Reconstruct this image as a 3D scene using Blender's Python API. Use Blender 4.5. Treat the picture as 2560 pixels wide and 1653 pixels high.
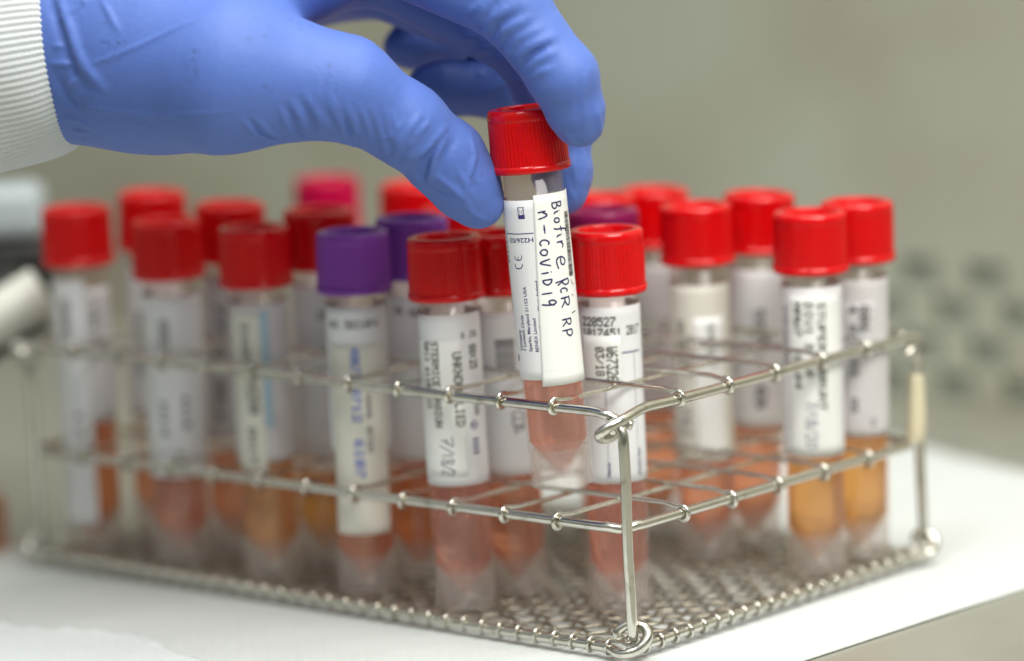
import bpy, bmesh, math, random
import numpy as np
from mathutils import Vector, Matrix

for o in list(bpy.data.objects):
    bpy.data.objects.remove(o)
scene = bpy.context.scene
MM = 0.001
R = math.radians
random.seed(7)

# ------------------------------------------------------------------ camera
cam_d = bpy.data.cameras.new('camera')
cam = bpy.data.objects.new('camera', cam_d)
scene.collection.objects.link(cam)
PITCH, ROLL = 0.165, 0.048587
right = Vector((1, 0, 0)); fwd = Vector((0, math.cos(PITCH), -math.sin(PITCH)))
up = right.cross(fwd)
rc = right * math.cos(ROLL) - up * math.sin(ROLL)
uc = right * math.sin(ROLL) + up * math.cos(ROLL)
m = Matrix((rc, uc, -fwd)).transposed().to_4x4()
m.translation = Vector((-0.026051, -1.049609, 0.259285))
cam.matrix_world = m
cam_d.sensor_width = 36.0
cam_d.lens = 147.656
cam_d.clip_start = 0.05
cam_d.clip_end = 20
cam_d.dof.use_dof = True
cam_d.dof.focus_distance = 1.079
cam_d.dof.aperture_fstop = 4.1
cam_d.dof.aperture_blades = 0
scene.camera = cam

# ------------------------------------------------------------------ world and lamps
world = bpy.data.worlds.new('World'); scene.world = world
world.use_nodes = True
wb = world.node_tree.nodes['Background']
wb.inputs['Strength'].default_value = 1.0
_nt = world.node_tree
_tc = _nt.nodes.new('ShaderNodeTexCoord'); _sx = _nt.nodes.new('ShaderNodeSeparateXYZ'); _rp = _nt.nodes.new('ShaderNodeValToRGB')
_nt.links.new(_tc.outputs['Generated'], _sx.inputs[0])
_ma = _nt.nodes.new('ShaderNodeMath'); _ma.operation = 'MULTIPLY_ADD'; _ma.inputs[1].default_value = 0.5; _ma.inputs[2].default_value = 0.5
_nt.links.new(_sx.outputs['Z'], _ma.inputs[0]); _nt.links.new(_ma.outputs[0], _rp.inputs['Fac'])
_cr = _rp.color_ramp   # a room: dim at bench height, pale ceiling overhead
_cr.elements[0].position = 0.35; _cr.elements[0].color = (0.045, 0.05, 0.042, 1)
_cr.elements[1].position = 1.0; _cr.elements[1].color = (0.78, 0.80, 0.76, 1)
_e = _cr.elements.new(0.62); _e.color = (0.21, 0.22, 0.19, 1)
_nt.links.new(_rp.outputs['Color'], wb.inputs['Color'])

def area_lamp(name, loc, target, sx, sy, power, col=(1, 1, 1)):
    d = bpy.data.lights.new(name, 'AREA'); d.shape = 'RECTANGLE'
    d.size = sx; d.size_y = sy; d.energy = power; d.color = col
    o = bpy.data.objects.new(name, d); scene.collection.objects.link(o)
    o.location = loc
    v = Vector(target) - Vector(loc)
    o.rotation_euler = v.to_track_quat('-Z', 'Y').to_euler()
    return o
area_lamp('cabinet_lamp', (0.10, -0.02, 0.78), (0.0, 0.08, 0.0), 1.10, 0.16, 6.4, (1.0, 0.99, 0.94))
area_lamp('room_lamp', (0.36, -0.52, 0.78), (0.02, 0.05, 0.05), 0.6, 0.3, 8.2, (1.0, 0.97, 0.90))

scene.view_settings.view_transform = 'Standard'
scene.view_settings.look = 'None'
scene.view_settings.exposure = 0.12
scene.view_settings.gamma = 1.0
scene.render.engine = 'CYCLES'
scene.cycles.use_denoising = True
scene.cycles.max_bounces = 24
scene.cycles.transparent_max_bounces = 48
scene.cycles.transmission_bounces = 16
scene.cycles.diffuse_bounces = 6
scene.cycles.glossy_bounces = 8
scene.cycles.sample_clamp_indirect = 6.0

# ------------------------------------------------------------------ materials
def mat(name):
    ma = bpy.data.materials.new(name); ma.use_nodes = True
    nt = ma.node_tree; nt.nodes.clear()
    out = nt.nodes.new('ShaderNodeOutputMaterial')
    return ma, nt, out
def node(nt, t, **kw):
    n = nt.nodes.new(t)
    for k, v in kw.items():
        if k in n.inputs: n.inputs[k].default_value = v
        else: setattr(n, k, v)
    return n
def principled(name, col, rough=0.5, metal=0.0, spec=0.5, bump=None, var=None, coat=0.0, sss=0.0, rvar=None):
    ma, nt, out = mat(name)
    p = node(nt, 'ShaderNodeBsdfPrincipled')
    p.inputs['Base Color'].default_value = (*col, 1)
    p.inputs['Roughness'].default_value = rough
    p.inputs['Metallic'].default_value = metal
    p.inputs['Specular IOR Level'].default_value = spec
    p.inputs['Coat Weight'].default_value = coat
    if sss:
        p.inputs['Subsurface Weight'].default_value = sss
        p.inputs['Subsurface Radius'].default_value = (0.002, 0.001, 0.001)
        p.inputs['Subsurface Scale'].default_value = 1.0
    tc = node(nt, 'ShaderNodeTexCoord')
    if var:
        scale, col2, lo, hi = var
        nz = node(nt, 'ShaderNodeTexNoise', Scale=scale, Detail=4.0)
        nt.links.new(tc.outputs['Object'], nz.inputs['Vector'])
        mr = node(nt, 'ShaderNodeMapRange'); mr.inputs['From Min'].default_value = lo; mr.inputs['From Max'].default_value = hi
        nt.links.new(nz.outputs['Fac'], mr.inputs['Value'])
        mx = node(nt, 'ShaderNodeMix', data_type='RGBA')
        mx.inputs['A'].default_value = (*col, 1); mx.inputs['B'].default_value = (*col2, 1)
        mx.inputs[6].default_value = (*col, 1); mx.inputs[7].default_value = (*col2, 1)
        nt.links.new(mr.outputs['Result'], mx.inputs['Factor'])
        nt.links.new(mx.outputs[2], p.inputs['Base Color'])
    if rvar:
        scale, r0, r1 = rvar
        nz = node(nt, 'ShaderNodeTexNoise', Scale=scale, Detail=3.0)
        nt.links.new(tc.outputs['Object'], nz.inputs['Vector'])
        mr = node(nt, 'ShaderNodeMapRange'); mr.inputs['From Min'].default_value = 0.3; mr.inputs['From Max'].default_value = 0.7
        mr.inputs['To Min'].default_value = r0; mr.inputs['To Max'].default_value = r1
        nt.links.new(nz.outputs['Fac'], mr.inputs['Value']); nt.links.new(mr.outputs['Result'], p.inputs['Roughness'])
    if bump:
        scale, strength, dist = bump
        nz = node(nt, 'ShaderNodeTexNoise', Scale=scale, Detail=3.0)
        nt.links.new(tc.outputs['Object'], nz.inputs['Vector'])
        b = node(nt, 'ShaderNodeBump', Strength=strength, Distance=dist)
        nt.links.new(nz.outputs['Fac'], b.inputs['Height'])
        nt.links.new(b.outputs['Normal'], p.inputs['Normal'])
    nt.links.new(p.outputs['BSDF'], out.inputs['Surface'])
    return ma

def clear_plastic(name, tint, clear, milky, rough):
    """moulded polypropylene: mostly see-through, a little milk, a sheen"""
    ma, nt, out = mat(name)
    tr = node(nt, 'ShaderNodeBsdfTransparent', Color=(*tint, 1))
    tl = node(nt, 'ShaderNodeBsdfTranslucent', Color=(0.86, 0.84, 0.82, 1))
    df = node(nt, 'ShaderNodeBsdfDiffuse', Color=(0.86, 0.84, 0.82, 1))
    mk = node(nt, 'ShaderNodeMixShader', Fac=0.5)
    nt.links.new(tl.outputs[0], mk.inputs[1]); nt.links.new(df.outputs[0], mk.inputs[2])
    m1 = node(nt, 'ShaderNodeMixShader', Fac=milky)
    nt.links.new(tr.outputs[0], m1.inputs[1]); nt.links.new(mk.outputs[0], m1.inputs[2])
    gl = node(nt, 'ShaderNodeBsdfGlossy', Color=(1, 1, 1, 1), Roughness=rough)
    lw = node(nt, 'ShaderNodeLayerWeight', Blend=0.5)
    pw = node(nt, 'ShaderNodeMath', operation='POWER'); pw.inputs[1].default_value = 4.0
    fr = node(nt, 'ShaderNodeMath', operation='MULTIPLY_ADD'); fr.inputs[1].default_value = 0.34; fr.inputs[2].default_value = 0.025
    nt.links.new(lw.outputs['Facing'], pw.inputs[0]); nt.links.new(pw.outputs[0], fr.inputs[0])
    m2 = node(nt, 'ShaderNodeMixShader')
    nt.links.new(fr.outputs[0], m2.inputs[0]); nt.links.new(m1.outputs[0], m2.inputs[1]); nt.links.new(gl.outputs[0], m2.inputs[2])
    nt.links.new(m2.outputs[0], out.inputs['Surface'])
    return ma

def liquid_mat(name, col, deep):
    ma, nt, out = mat(name)
    gs = node(nt, 'ShaderNodeBsdfGlass', Color=(*col, 1), Roughness=0.03, IOR=1.33)
    tl = node(nt, 'ShaderNodeBsdfTranslucent', Color=(*deep, 1))
    tr = node(nt, 'ShaderNodeBsdfTransparent', Color=(*col, 1))
    m1 = node(nt, 'ShaderNodeMixShader', Fac=0.24)
    nt.links.new(gs.outputs[0], m1.inputs[1]); nt.links.new(tl.outputs[0], m1.inputs[2])
    m2 = node(nt, 'ShaderNodeMixShader', Fac=0.42)
    nt.links.new(m1.outputs[0], m2.inputs[1]); nt.links.new(tr.outputs[0], m2.inputs[2])
    nt.links.new(m2.outputs[0], out.inputs['Surface'])
    return ma

M = {}
M['steel'] = principled('nickel_wire', (0.66, 0.645, 0.585), 0.2, 1.0, var=(260.0, (0.42, 0.39, 0.33), 0.55, 0.76), bump=(1100.0, 0.06, 0.0001), rvar=(420.0, 0.11, 0.26))
M['shaded_steel'] = principled('shaded_base_wire', (0.38, 0.35, 0.29), 0.36, 1.0, var=(200.0, (0.24, 0.21, 0.165), 0.45, 0.7), rvar=(420.0, 0.3, 0.5))  # darker wire colour with the shade at the rack bottom painted in
M['cap_red'] = principled('red_cap_plastic', (0.60, 0.001, 0.003), 0.15, 0, 0.42, var=(700, (0.53, 0.001, 0.003), 0.45, 0.7), bump=(2600, 0.08, 0.0001), sss=0.0)
M['cap_purple'] = principled('purple_cap_plastic', (0.20, 0.05, 0.34), 0.2, 0, 0.2, bump=(2600, 0.08, 0.0001))
M['cap_plum'] = principled('plum_cap_plastic', (0.20, 0.008, 0.065), 0.2, 0, 0.2)
M['cap_crimson'] = principled('crimson_cap_plastic', (0.42, 0.002, 0.045), 0.2, 0, 0.2)
M['plastic'] = clear_plastic('clear_tube_plastic', (0.985, 0.950, 0.936), 1, 0.065, 0.1)
M['frost'] = clear_plastic('frosted_tube_plastic', (0.97, 0.95, 0.94), 1, 0.15, 0.28)
M['salmon'] = liquid_mat('salmon_liquid', (0.985, 0.72, 0.63), (1.0, 0.53, 0.40))
M['coral'] = liquid_mat('coral_liquid', (0.985, 0.67, 0.50), (1.0, 0.48, 0.24))
M['orange'] = liquid_mat('orange_liquid', (0.985, 0.62, 0.33), (1.0, 0.42, 0.10))
M['amber'] = liquid_mat('amber_liquid', (0.985, 0.74, 0.38), (1.0, 0.62, 0.18))
def paper(name, col, tl=0.25):
    ma, nt, out = mat(name)
    p = node(nt, 'ShaderNodeBsdfPrincipled'); p.inputs['Base Color'].default_value = (*col, 1)
    p.inputs['Roughness'].default_value = 0.45; p.inputs['Specular IOR Level'].default_value = 0.3
    t = node(nt, 'ShaderNodeBsdfTranslucent', Color=(*col, 1))
    tc = node(nt, 'ShaderNodeTexCoord'); nz = node(nt, 'ShaderNodeTexNoise', Scale=900.0, Detail=3.0)
    nt.links.new(tc.outputs['Object'], nz.inputs['Vector'])
    b = node(nt, 'ShaderNodeBump', Strength=0.12, Distance=0.0002)
    nt.links.new(nz.outputs['Fac'], b.inputs['Height']); nt.links.new(b.outputs['Normal'], p.inputs['Normal'])
    mx = node(nt, 'ShaderNodeMixShader', Fac=tl)
    nt.links.new(p.outputs[0], mx.inputs[1]); nt.links.new(t.outputs[0], mx.inputs[2])
    nt.links.new(mx.outputs[0], out.inputs['Surface'])
    return ma
M['label'] = paper('label_paper', (0.87, 0.88, 0.91), 0.18)
M['label_flag'] = paper('flag_paper', (0.88, 0.89, 0.88), 0.1)
M['label_cream'] = paper('cream_label_paper', (0.84, 0.83, 0.76))
M['label_blue'] = paper('blue_label_paper', (0.50, 0.68, 0.80))
M['label_grey'] = paper('grey_label_paper', (0.76, 0.74, 0.76))
M['ink_navy'] = principled('navy_ink', (0.035, 0.030, 0.16), 0.6)
M['ink_pen'] = principled('pen_ink', (0.03, 0.026, 0.11), 0.5)
M['ink_black'] = principled('black_ink', (0.02, 0.02, 0.025), 0.6)
M['ink_olive'] = principled('dot_print_ink', (0.02, 0.024, 0.008), 0.6)
M['ink_blue'] = principled('blue_ink', (0.07, 0.13, 0.55), 0.6)
M['ink_grey'] = principled('grey_ink', (0.10, 0.095, 0.11), 0.6)

# ------------------------------------------------------------------ mesh helpers
def link(name, me, material, parent=None):
    if isinstance(material, (list, tuple)):
        for q in material: me.materials.append(q)
    else:
        me.materials.append(material)
    o = bpy.data.objects.new(name, me)
    scene.collection.objects.link(o)
    if parent: o.parent = parent
    return o
def mesh_from(name, v, f, smooth=True):
    me = bpy.data.meshes.new(name)
    me.from_pydata([tuple(map(float, q)) for q in v], [], f)
    if smooth:
        me.polygons.foreach_set('use_smooth', [True] * len(me.polygons))
    me.update()
    return me
def thing(name, label, cat, loc=(0, 0, 0), group=None):
    o = bpy.data.objects.new(name, None); scene.collection.objects.link(o)
    o.empty_display_size = 0.01; o.location = loc
    o['label'] = label; o['category'] = cat
    if group: o['group'] = group
    return o
def tag(o, label, cat, group=None):
    o['label'] = label; o['category'] = cat
    if group: o['group'] = group
    return o

class Sweep:
    """round wires swept along paths, gathered in one mesh"""
    def __init__(s): s.v = []; s.f = []
    def add(s, pts, r, seg=10, rad=None, closed=False):
        P = np.array(pts, float); n = len(P)
        if closed:
            T = np.roll(P, -1, 0) - np.roll(P, 1, 0)
        else:
            T = np.gradient(P, axis=0)
        T /= np.linalg.norm(T, axis=1)[:, None] + 1e-12
        ref = np.array([0.0, 0, 1.0]) if abs(T[0][2]) < 0.9 else np.array([1.0, 0, 0])
        N = np.cross(T[0], ref); N /= np.linalg.norm(N)
        base = len(s.v); ang = np.linspace(0, 2 * math.pi, seg, endpoint=False)
        for i in range(n):
            N = N - T[i] * np.dot(N, T[i]); N /= np.linalg.norm(N); B = np.cross(T[i], N)
            rr = r if rad is None else rad[i]
            for a in ang: s.v.append(P[i] + rr * (math.cos(a) * N + math.sin(a) * B))
        for i in range(n if closed else n - 1):
            a0 = base + i * seg; b0 = base + ((i + 1) % n) * seg
            for k in range(seg):
                s.f.append((a0 + k, a0 + (k + 1) % seg, b0 + (k + 1) % seg, b0 + k))
        if not closed:
            s.f.append(tuple(base + k for k in range(seg))[::-1])
            s.f.append(tuple(base + (n - 1) * seg + k for k in range(seg)))
        return s
    def build(s, name, material, parent=None):
        return link(name, mesh_from(name, s.v, s.f), material, parent)

def spline(pts, per=8):
    """Catmull-Rom through the points"""
    P = [np.array(p, float) for p in pts]; P = [2 * P[0] - P[1]] + P + [2 * P[-1] - P[-2]]
    out = []
    for i in range(1, len(P) - 2):
        for k in range(per):
            t = k / per
            out.append(0.5 * ((2 * P[i]) + (-P[i - 1] + P[i + 1]) * t + (2 * P[i - 1] - 5 * P[i] + 4 * P[i + 1] - P[i + 2]) * t * t
                              + (-P[i - 1] + 3 * P[i] - 3 * P[i + 1] + P[i + 2]) * t ** 3))
    out.append(P[-2]); return out

def lathe(profile, seg=64, mats=None, close=False):
    """profile: (r, z) in mm. mats: material index for each profile span"""
    v = []; f = []; mi = []
    n = len(profile); ring = []
    for (r, z) in profile:
        if r < 1e-6:
            ring.append([len(v)] * seg); v.append((0, 0, z * MM))
        else:
            ring.append(list(range(len(v), len(v) + seg)))
            for k in range(seg):
                a = 2 * math.pi * k / seg
                v.append((r * MM * math.cos(a), r * MM * math.sin(a), z * MM))
    for i in range(n if close else n - 1):
        A = ring[i]; B = ring[(i + 1) % n]
        for k in range(seg):
            q = [A[k], A[(k + 1) % seg], B[(k + 1) % seg], B[k]]
            q2 = []
            for x in q:
                if x not in q2: q2.append(x)
            if len(q2) >= 3:
                f.append(tuple(q2)); mi.append(mats[i] if mats else 0)
    return v, f, mi

def box_bm(bm, x0, x1, y0, y1, z0, z1):
    vs = [bm.verts.new((x, y, z)) for x in (x0, x1) for y in (y0, y1) for z in (z0, z1)]
    for q in ((0, 1, 3, 2), (4, 6, 7, 5), (0, 4, 5, 1), (2, 3, 7, 6), (0, 2, 6, 4), (1, 5, 7, 3)):
        bm.faces.new([vs[i] for i in q])
def bm_obj(name, bm, material, parent=None, bevel=0, smooth=False, segs=3):
    if bevel:
        bmesh.ops.bevel(bm, geom=bm.edges[:], offset=bevel, segments=segs, affect='EDGES', profile=0.5)
    bmesh.ops.recalc_face_normals(bm, faces=bm.faces[:])
    me = bpy.data.meshes.new(name); bm.to_mesh(me); bm.free()
    if smooth: me.polygons.foreach_set('use_smooth', [True] * len(me.polygons))
    return link(name, me, material, parent)

# ------------------------------------------------------------------ setting: bench, cabinet wall, grille, absorbent pads
UA = np.array([-0.742105, 0.670283, 0.0])       # along the long side of the rack
UB = np.array([0.670283, 0.742105, 0.0])        # along the short side
def ab(a, b, z): return UA * a * MM + UB * b * MM + np.array([0, 0, z * MM])

def brushed(name, col, rough, col2, scale, lo, hi, metal=0.0):
    return principled(name, col, rough, metal, 0.5, var=(scale, col2, lo, hi), bump=(60, 0.05, 0.002))
M['bench'] = brushed('bench_steel', (0.36, 0.36, 0.31), 0.34, (0.33, 0.315, 0.275), 14.0, 0.5, 0.65, 0.3)
M['wall'] = brushed('cabinet_steel', (0.405, 0.425, 0.355), 0.42, (0.335, 0.30, 0.24), 7.0, 0.40, 0.64, 0.1)  # brownish noise patches paint soft reflections into the steel colour
bm = bmesh.new(); box_bm(bm, -2.4, 2.4, -0.9, 2.4, -0.03, -0.0040)
o = bm_obj('work_surface', bm, M['bench']); o['kind'] = 'structure'

WALL_P = np.array([0.1240, 0.3120, 0.0])       # foot of the wall at the right of the picture
WR = -UA                                        # to the right along the wall
def wall_pt(s, d, z): return WALL_P + WR * s + UB * d + np.array([0, 0, z])
def oriented_box(name, s0, s1, d0, d1, z0, z1, material, parent=None, bevel=0):
    bm = bmesh.new(); box_bm(bm, s0, s1, d0, d1, z0, z1)
    for v in bm.verts:
        p = wall_pt(*v.co); v.co = Vector(p)
    return bm_obj(name, bm, material, parent, bevel)
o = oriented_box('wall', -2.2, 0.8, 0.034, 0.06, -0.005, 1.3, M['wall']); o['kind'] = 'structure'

# perforated return-air grille standing at the foot of the wall
gr = thing('air_grille', 'tall grey green steel panel behind the rack with staggered dark slots at its foot', 'grille', WALL_P)
M['grille'] = brushed('grille_steel', (0.405, 0.425, 0.355), 0.42, (0.335, 0.30, 0.24), 7.0, 0.40, 0.64, 0.1)  # same painted-in brownish reflections as on the wall behind
M['dark'] = principled('dark_recess', (0.42, 0.45, 0.38), 0.7)
def grille_panel():
    bm = bmesh.new()
    s_edges = []; s0 = -1.90; s1 = 0.40; z0 = -0.004; z1 = 0.62
    px, pz, w, h = 0.0270, 0.0125, 0.0152, 0.0104
    rows = [(0.0056 + k * pz, k % 2) for k in range(4)]
    zs = [z0] + [q for (zc, _) in rows for q in (zc - h / 2, zc + h / 2)] + [z1]
    for i in range(len(zs) - 1):
        za, zb = zs[i], zs[i + 1]
        if i % 2 == 0:
            spans = [(s0, s1)]
        else:
            off = -0.0060 + rows[i // 2][1] * px / 2
            spans = []; cur = s0; k = math.ceil((-0.150 - off) / px)
            while off + k * px + w / 2 < s1:
                c = off + k * px
                if c - w / 2 > cur: spans.append((cur, c - w / 2)); cur = c + w / 2
                k += 1
            spans.append((cur, s1))
        for (a, b) in spans:
            q = [bm.verts.new(Vector(wall_pt(s, 0, z)) - Vector(WALL_P)) for (s, z) in ((a, za), (b, za), (b, zb), (a, zb))]
            bm.faces.new(q)
    bmesh.ops.remove_doubles(bm, verts=bm.verts[:], dist=1e-6)
    r = bmesh.ops.extrude_face_region(bm, geom=bm.faces[:])
    for e in r['geom']:
        if isinstance(e, bmesh.types.BMVert): e.co += Vector(UB * 0.0018)
    return bm
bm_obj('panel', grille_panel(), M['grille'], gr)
bm = bmesh.new(); box_bm(bm, -1.899, 0.399, 0.0048, 0.030, -0.004, 0.619)
for v in bm.verts: v.co = Vector(wall_pt(*v.co)) - Vector(WALL_P)
bm_obj('recess', bm, M['dark'], gr)

# absorbent pads
def pad_material(name, col):
    ma, nt, out = mat(name)
    p = node(nt, 'ShaderNodeBsdfPrincipled'); p.inputs['Base Color'].default_value = (*col, 1)
    p.inputs['Roughness'].default_value = 0.8; p.inputs['Specular IOR Level'].default_value = 0.2
    tc = node(nt, 'ShaderNodeTexCoord'); mp = node(nt, 'ShaderNodeMapping')
    mp.inputs['Rotation'].default_value = (0, 0, 0.72)
    nt.links.new(tc.outputs['Object'], mp.inputs['Vector'])
    br = node(nt, 'ShaderNodeTexBrick'); br.inputs['Scale'].default_value = 1.0
    br.inputs['Brick Width'].default_value = 0.0052; br.inputs['Row Height'].default_value = 0.0026
    br.inputs['Mortar Size'].default_value = 0.0009; br.inputs['Mortar Smooth'].default_value = 1.0
    br.inputs['Color1'].default_value = (1, 1, 1, 1); br.inputs['Color2'].default_value = (1, 1, 1, 1); br.inputs['Mortar'].default_value = (0, 0, 0, 1)
    nt.links.new(mp.outputs['Vector'], br.inputs['Vector'])
    nz = node(nt, 'ShaderNodeTexNoise', Scale=420.0, Detail=5.0); nt.links.new(tc.outputs['Object'], nz.inputs['Vector'])
    nz2 = node(nt, 'ShaderNodeTexNoise', Scale=28.0, Detail=2.0); nt.links.new(tc.outputs['Object'], nz2.inputs['Vector'])
    a1 = node(nt, 'ShaderNodeMath', operation='MULTIPLY_ADD'); a1.inputs[1].default_value = 0.5
    nt.links.new(br.outputs['Color'], a1.inputs[0]); nt.links.new(nz.outputs['Fac'], a1.inputs[2])
    a2 = node(nt, 'ShaderNodeMath', operation='MULTIPLY_ADD'); a2.inputs[1].default_value = 7.0
    nt.links.new(nz2.outputs['Fac'], a2.inputs[0]); nt.links.new(a1.outputs[0], a2.inputs[2])
    b = node(nt, 'ShaderNodeBump', Strength=0.5, Distance=0.0007)
    nt.links.new(a2.outputs[0], b.inputs['Height']); nt.links.new(b.outputs['Normal'], p.inputs['Normal'])
    nt.links.new(p.outputs[0], out.inputs['Surface'])
    return ma
M['pad'] = pad_material('absorbent_pad_paper', (0.61, 0.635, 0.63))
M['sheet'] = pad_material('tissue_sheet_paper', (0.66, 0.70, 0.71))

def sheet(name, outline, z, thick, material, wave=0.0, n=70):
    """a limp paper sheet inside a four-sided outline (mm), its edges slightly ragged"""
    c = [np.array(p, float) for p in outline]; v = []; f = []
    rnd = np.random.RandomState(3)
    e1 = np.cumsum(rnd.randn(n + 1)) * 0.42; e1 -= np.linspace(0, e1[-1], n + 1)
    for layer in (0, 1):
        for i in range(n + 1):
            for j in range(n + 1):
                s, t = i / n, j / n
                p = (c[0] * (1 - s) + c[1] * s) * (1 - t) + (c[3] * (1 - s) + c[2] * s) * t
                d = min(s, 1 - s, t, 1 - t)
                edge = math.exp(-d * 40)
                jit = e1[j] if s > 0.5 else e1[i]
                p = p + np.array([jit, -jit * 0.5]) * edge * 1.3
                h = wave * edge * (0.4 + math.sin(7.3 * (s + t) * 3) * math.sin(11 * (s - t)) * 0.6)
                v.append((p[0] * MM, p[1] * MM, (z + max(h, 0) + (thick if layer == 0 else 0)) * MM))
    N = (n + 1) ** 2; I = lambda i, j, l: l * N + i * (n + 1) + j
    for i in range(n):
        for j in range(n):
            f.append((I(i, j, 0), I(i + 1, j, 0), I(i + 1, j + 1, 0), I(i, j + 1, 0)))
            f.append((I(i, j, 1), I(i, j + 1, 1), I(i + 1, j + 1, 1), I(i + 1, j, 1)))
    for k in range(n):
        for (a, b) in ((I(k, 0, 0), I(k + 1, 0, 0)), (I(k + 1, n, 0), I(k, n, 0)), (I(0, k + 1, 0), I(0, k, 0)), (I(n, k, 0), I(n, k + 1, 0))):
            f.append((a, a + N, b + N, b))
    return link(name, mesh_from(name, v, f), material)
def quad(a0, a1, b0, b1): return [tuple(ab(a, b, 0)[:2] / MM) for (a, b) in ((a0, b0), (a0, b1), (a1, b1), (a1, b0))]
pad = sheet('absorbent_pad', [(-116, -172), (181, 138), (60, 334), (-205, 160)], -3.9, 0.6, M['pad'], 0.25, 110)
tag(pad, 'white embossed absorbent pad spread on the steel bench under the wire rack', 'absorbent pad')
sh = sheet('tissue_sheet', [(-330, 40), (-182, 82), (-133, 55.5), (-60, -62)], -2.9, 0.4, M['sheet'], 1.2, 60)
tag(sh, 'thin white tissue sheet overlapping the absorbent pad in the lower left corner', 'tissue')

# ------------------------------------------------------------------ wire rack
PA, PB, E0 = 18.2, 19.944, 3.337
LA, LB = 12 * PA + 2 * E0, 6 * PB + 2 * E0
ZM, ZT = 31.41, 61.81
RR, RW, RP = 1.32, 0.66, 1.40
rack = thing('wire_rack', 'nickel plated wire test tube rack with two open grids and a woven wire base', 'tube rack', tuple(ab(0, 0, -2.7)))
rack_origin = ab(0, 0, -2.7)
def loc(P): return [np.array(p) - rack_origin for p in P]
def wob(i, k): return 0.35 * math.sin(i * 12.9898 + k * 78.233)
def rail_line(c0, c1, z, n=14, sag=0.0, amp=0.25, ph=0.0):
    out = []
    for k in range(n + 1):
        t = k / n
        a = c0[0] + (c1[0] - c0[0]) * t; b = c0[1] + (c1[1] - c0[1]) * t
        out.append(ab(a, b, z - sag * math.sin(math.pi * t) + amp * math.sin(5.1 * t + ph)))
    return out
def off(p, x, y, z): return np.array(p) + np.array([x, y, z]) * MM

def frame_top(z):
    sw = Sweep()
    near = ab(0, 0, z); farA = ab(LA, 0, z); farB = ab(0, LB, z); far = ab(LA, LB, z)
    # long front rail: from the left corner loop to its hook at the near corner
    p = [off(farA, 2, 1, -5), off(farA, 3, -2, -4), off(farA, -1, -3, -1.5), off(farA, -3, 0, 0.5)] + rail_line((LA - 6, 0), (9, 0), z, 16, 0.3)
    p += [off(near, -3.2, 2.6, -0.7), off(near, 0.3, 2.3, -2.4), off(near, 3.4, 1.6, -3.6)]
    sw.add(loc(spline(p, 6)), RR * MM, 14)
    # short front rail: curls under the long one at the near corner
    p = [off(farB, 1.2, 0.2, -6.0), off(farB, 1.8, 0.6, -3.0), off(farB, 1.0, 0.8, -0.6)] + rail_line((0, LB - 4), (0, 10), z, 10, 0.2)
    p += [off(near, 1.2, 0.2, -1.6), off(near, -2.6, -1.9, -3.0), off(near, -5.0, -1.5, -4.8), off(near, -4.7, 0.6, -6.3), off(near, -2.0, 1.8, -6.3), off(near, 0.4, 1.9, -4.6)]
    sw.add(loc(spline(p, 7)), (RR + 0.06) * MM, 14)
    p = [off(farB, -1.5, 1.5, -3.0)] + rail_line((5, LB), (LA - 5, LB), z, 14) + [off(far, 0, -2, -2), off(far, 3, -2, -4)]
    sw.add(loc(spline(p, 5)), RR * MM, 12)
    p = [off(farA, 3, 2, -4), off(farA, 1, -1, -2)] + rail_line((LA, 6), (LA, LB - 6), z, 10) + [off(far, -2, 1, -2), off(far, -2, -2, -4)]
    sw.add(loc(spline(p, 5)), RR * MM, 12)
    return sw
def frame_mid(z):
    pts = []; rc_ = 7.0
    for (ca, cb, s0) in ((rc_, rc_, 180), (LA - rc_, rc_, 270), (LA - rc_, LB - rc_, 0), (rc_, LB - rc_, 90)):
        for k in range(9):
            t = R(s0 + 90 * k / 8)
            pts.append(ab(ca + rc_ * math.cos(t), cb + rc_ * math.sin(t), z + 0.3 * math.sin(ca + k)))
    sw = Sweep(); dense = []
    n = len(pts)
    for i in range(n):
        A, B = pts[i], pts[(i + 1) % n]
        d = np.linalg.norm(B - A); m_ = max(1, int(d / 0.012))
        for k in range(m_): dense.append(A + (B - A) * k / m_)
    sw.add(loc(dense), RR * MM, 14, closed=True)
    return sw
def frame_base(z):
    sw = Sweep()
    near = ab(0, 0, z); farA = ab(LA, 0, z); farB = ab(0, LB, z); far = ab(LA, LB, z)
    p = [off(farA, 2, 2, 5), off(farA, -2, 3, 4), off(farA, -3, 0, 0.5)] + rail_line((LA - 6, 0), (8, 0), z, 16, 0.2)
    p += [off(near, -2.2, -1.8, -0.5), off(near, 2.2, -2.6, 0.6), off(near, 4.8, -1.4, 3.2), off(near, 4.2, 0.4, 5.6), off(near, 1.0, 2.0, 6.3), off(near, -2.2, 2.2, 4.9), off(near, -2.6, 2.0, 2.6)]
    sw.add(loc(spline(p, 7)), (RR + 0.1) * MM, 14)
    p = [off(near, -0.6, 0.9, 2.4), off(near, 2.2, 1.6, 1.3)] + rail_line((0, 7), (0, LB - 6), z, 10)
    p += [off(farB, 2.0, -1, 0.3), off(farB, 4.2, 0, 2.4), off(farB, 3.0, 1.5, 5.4), off(farB, -0.5, 2.0, 5.6), off(farB, -1.5, 2, 3)]
    sw.add(loc(spline(p, 7)), (RR + 0.05) * MM, 14)
    sw.add(loc(spline([off(farB, -1, -1, 2)] + rail_line((5, LB), (LA - 5, LB), z, 12) + [off(far, -1, 0, 2)], 5)), RR * MM, 12)
    sw.add(loc(spline([off(farA, 1, 1, 2)] + rail_line((LA, 6), (LA, LB - 6), z, 8) + [off(far, 1, -1, 2)], 5)), RR * MM, 12)
    return sw
top_f = frame_top(ZT).build('top_frame', M['steel'], rack)
mid_f = frame_mid(ZM).build('middle_frame', M['steel'], rack)
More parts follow.
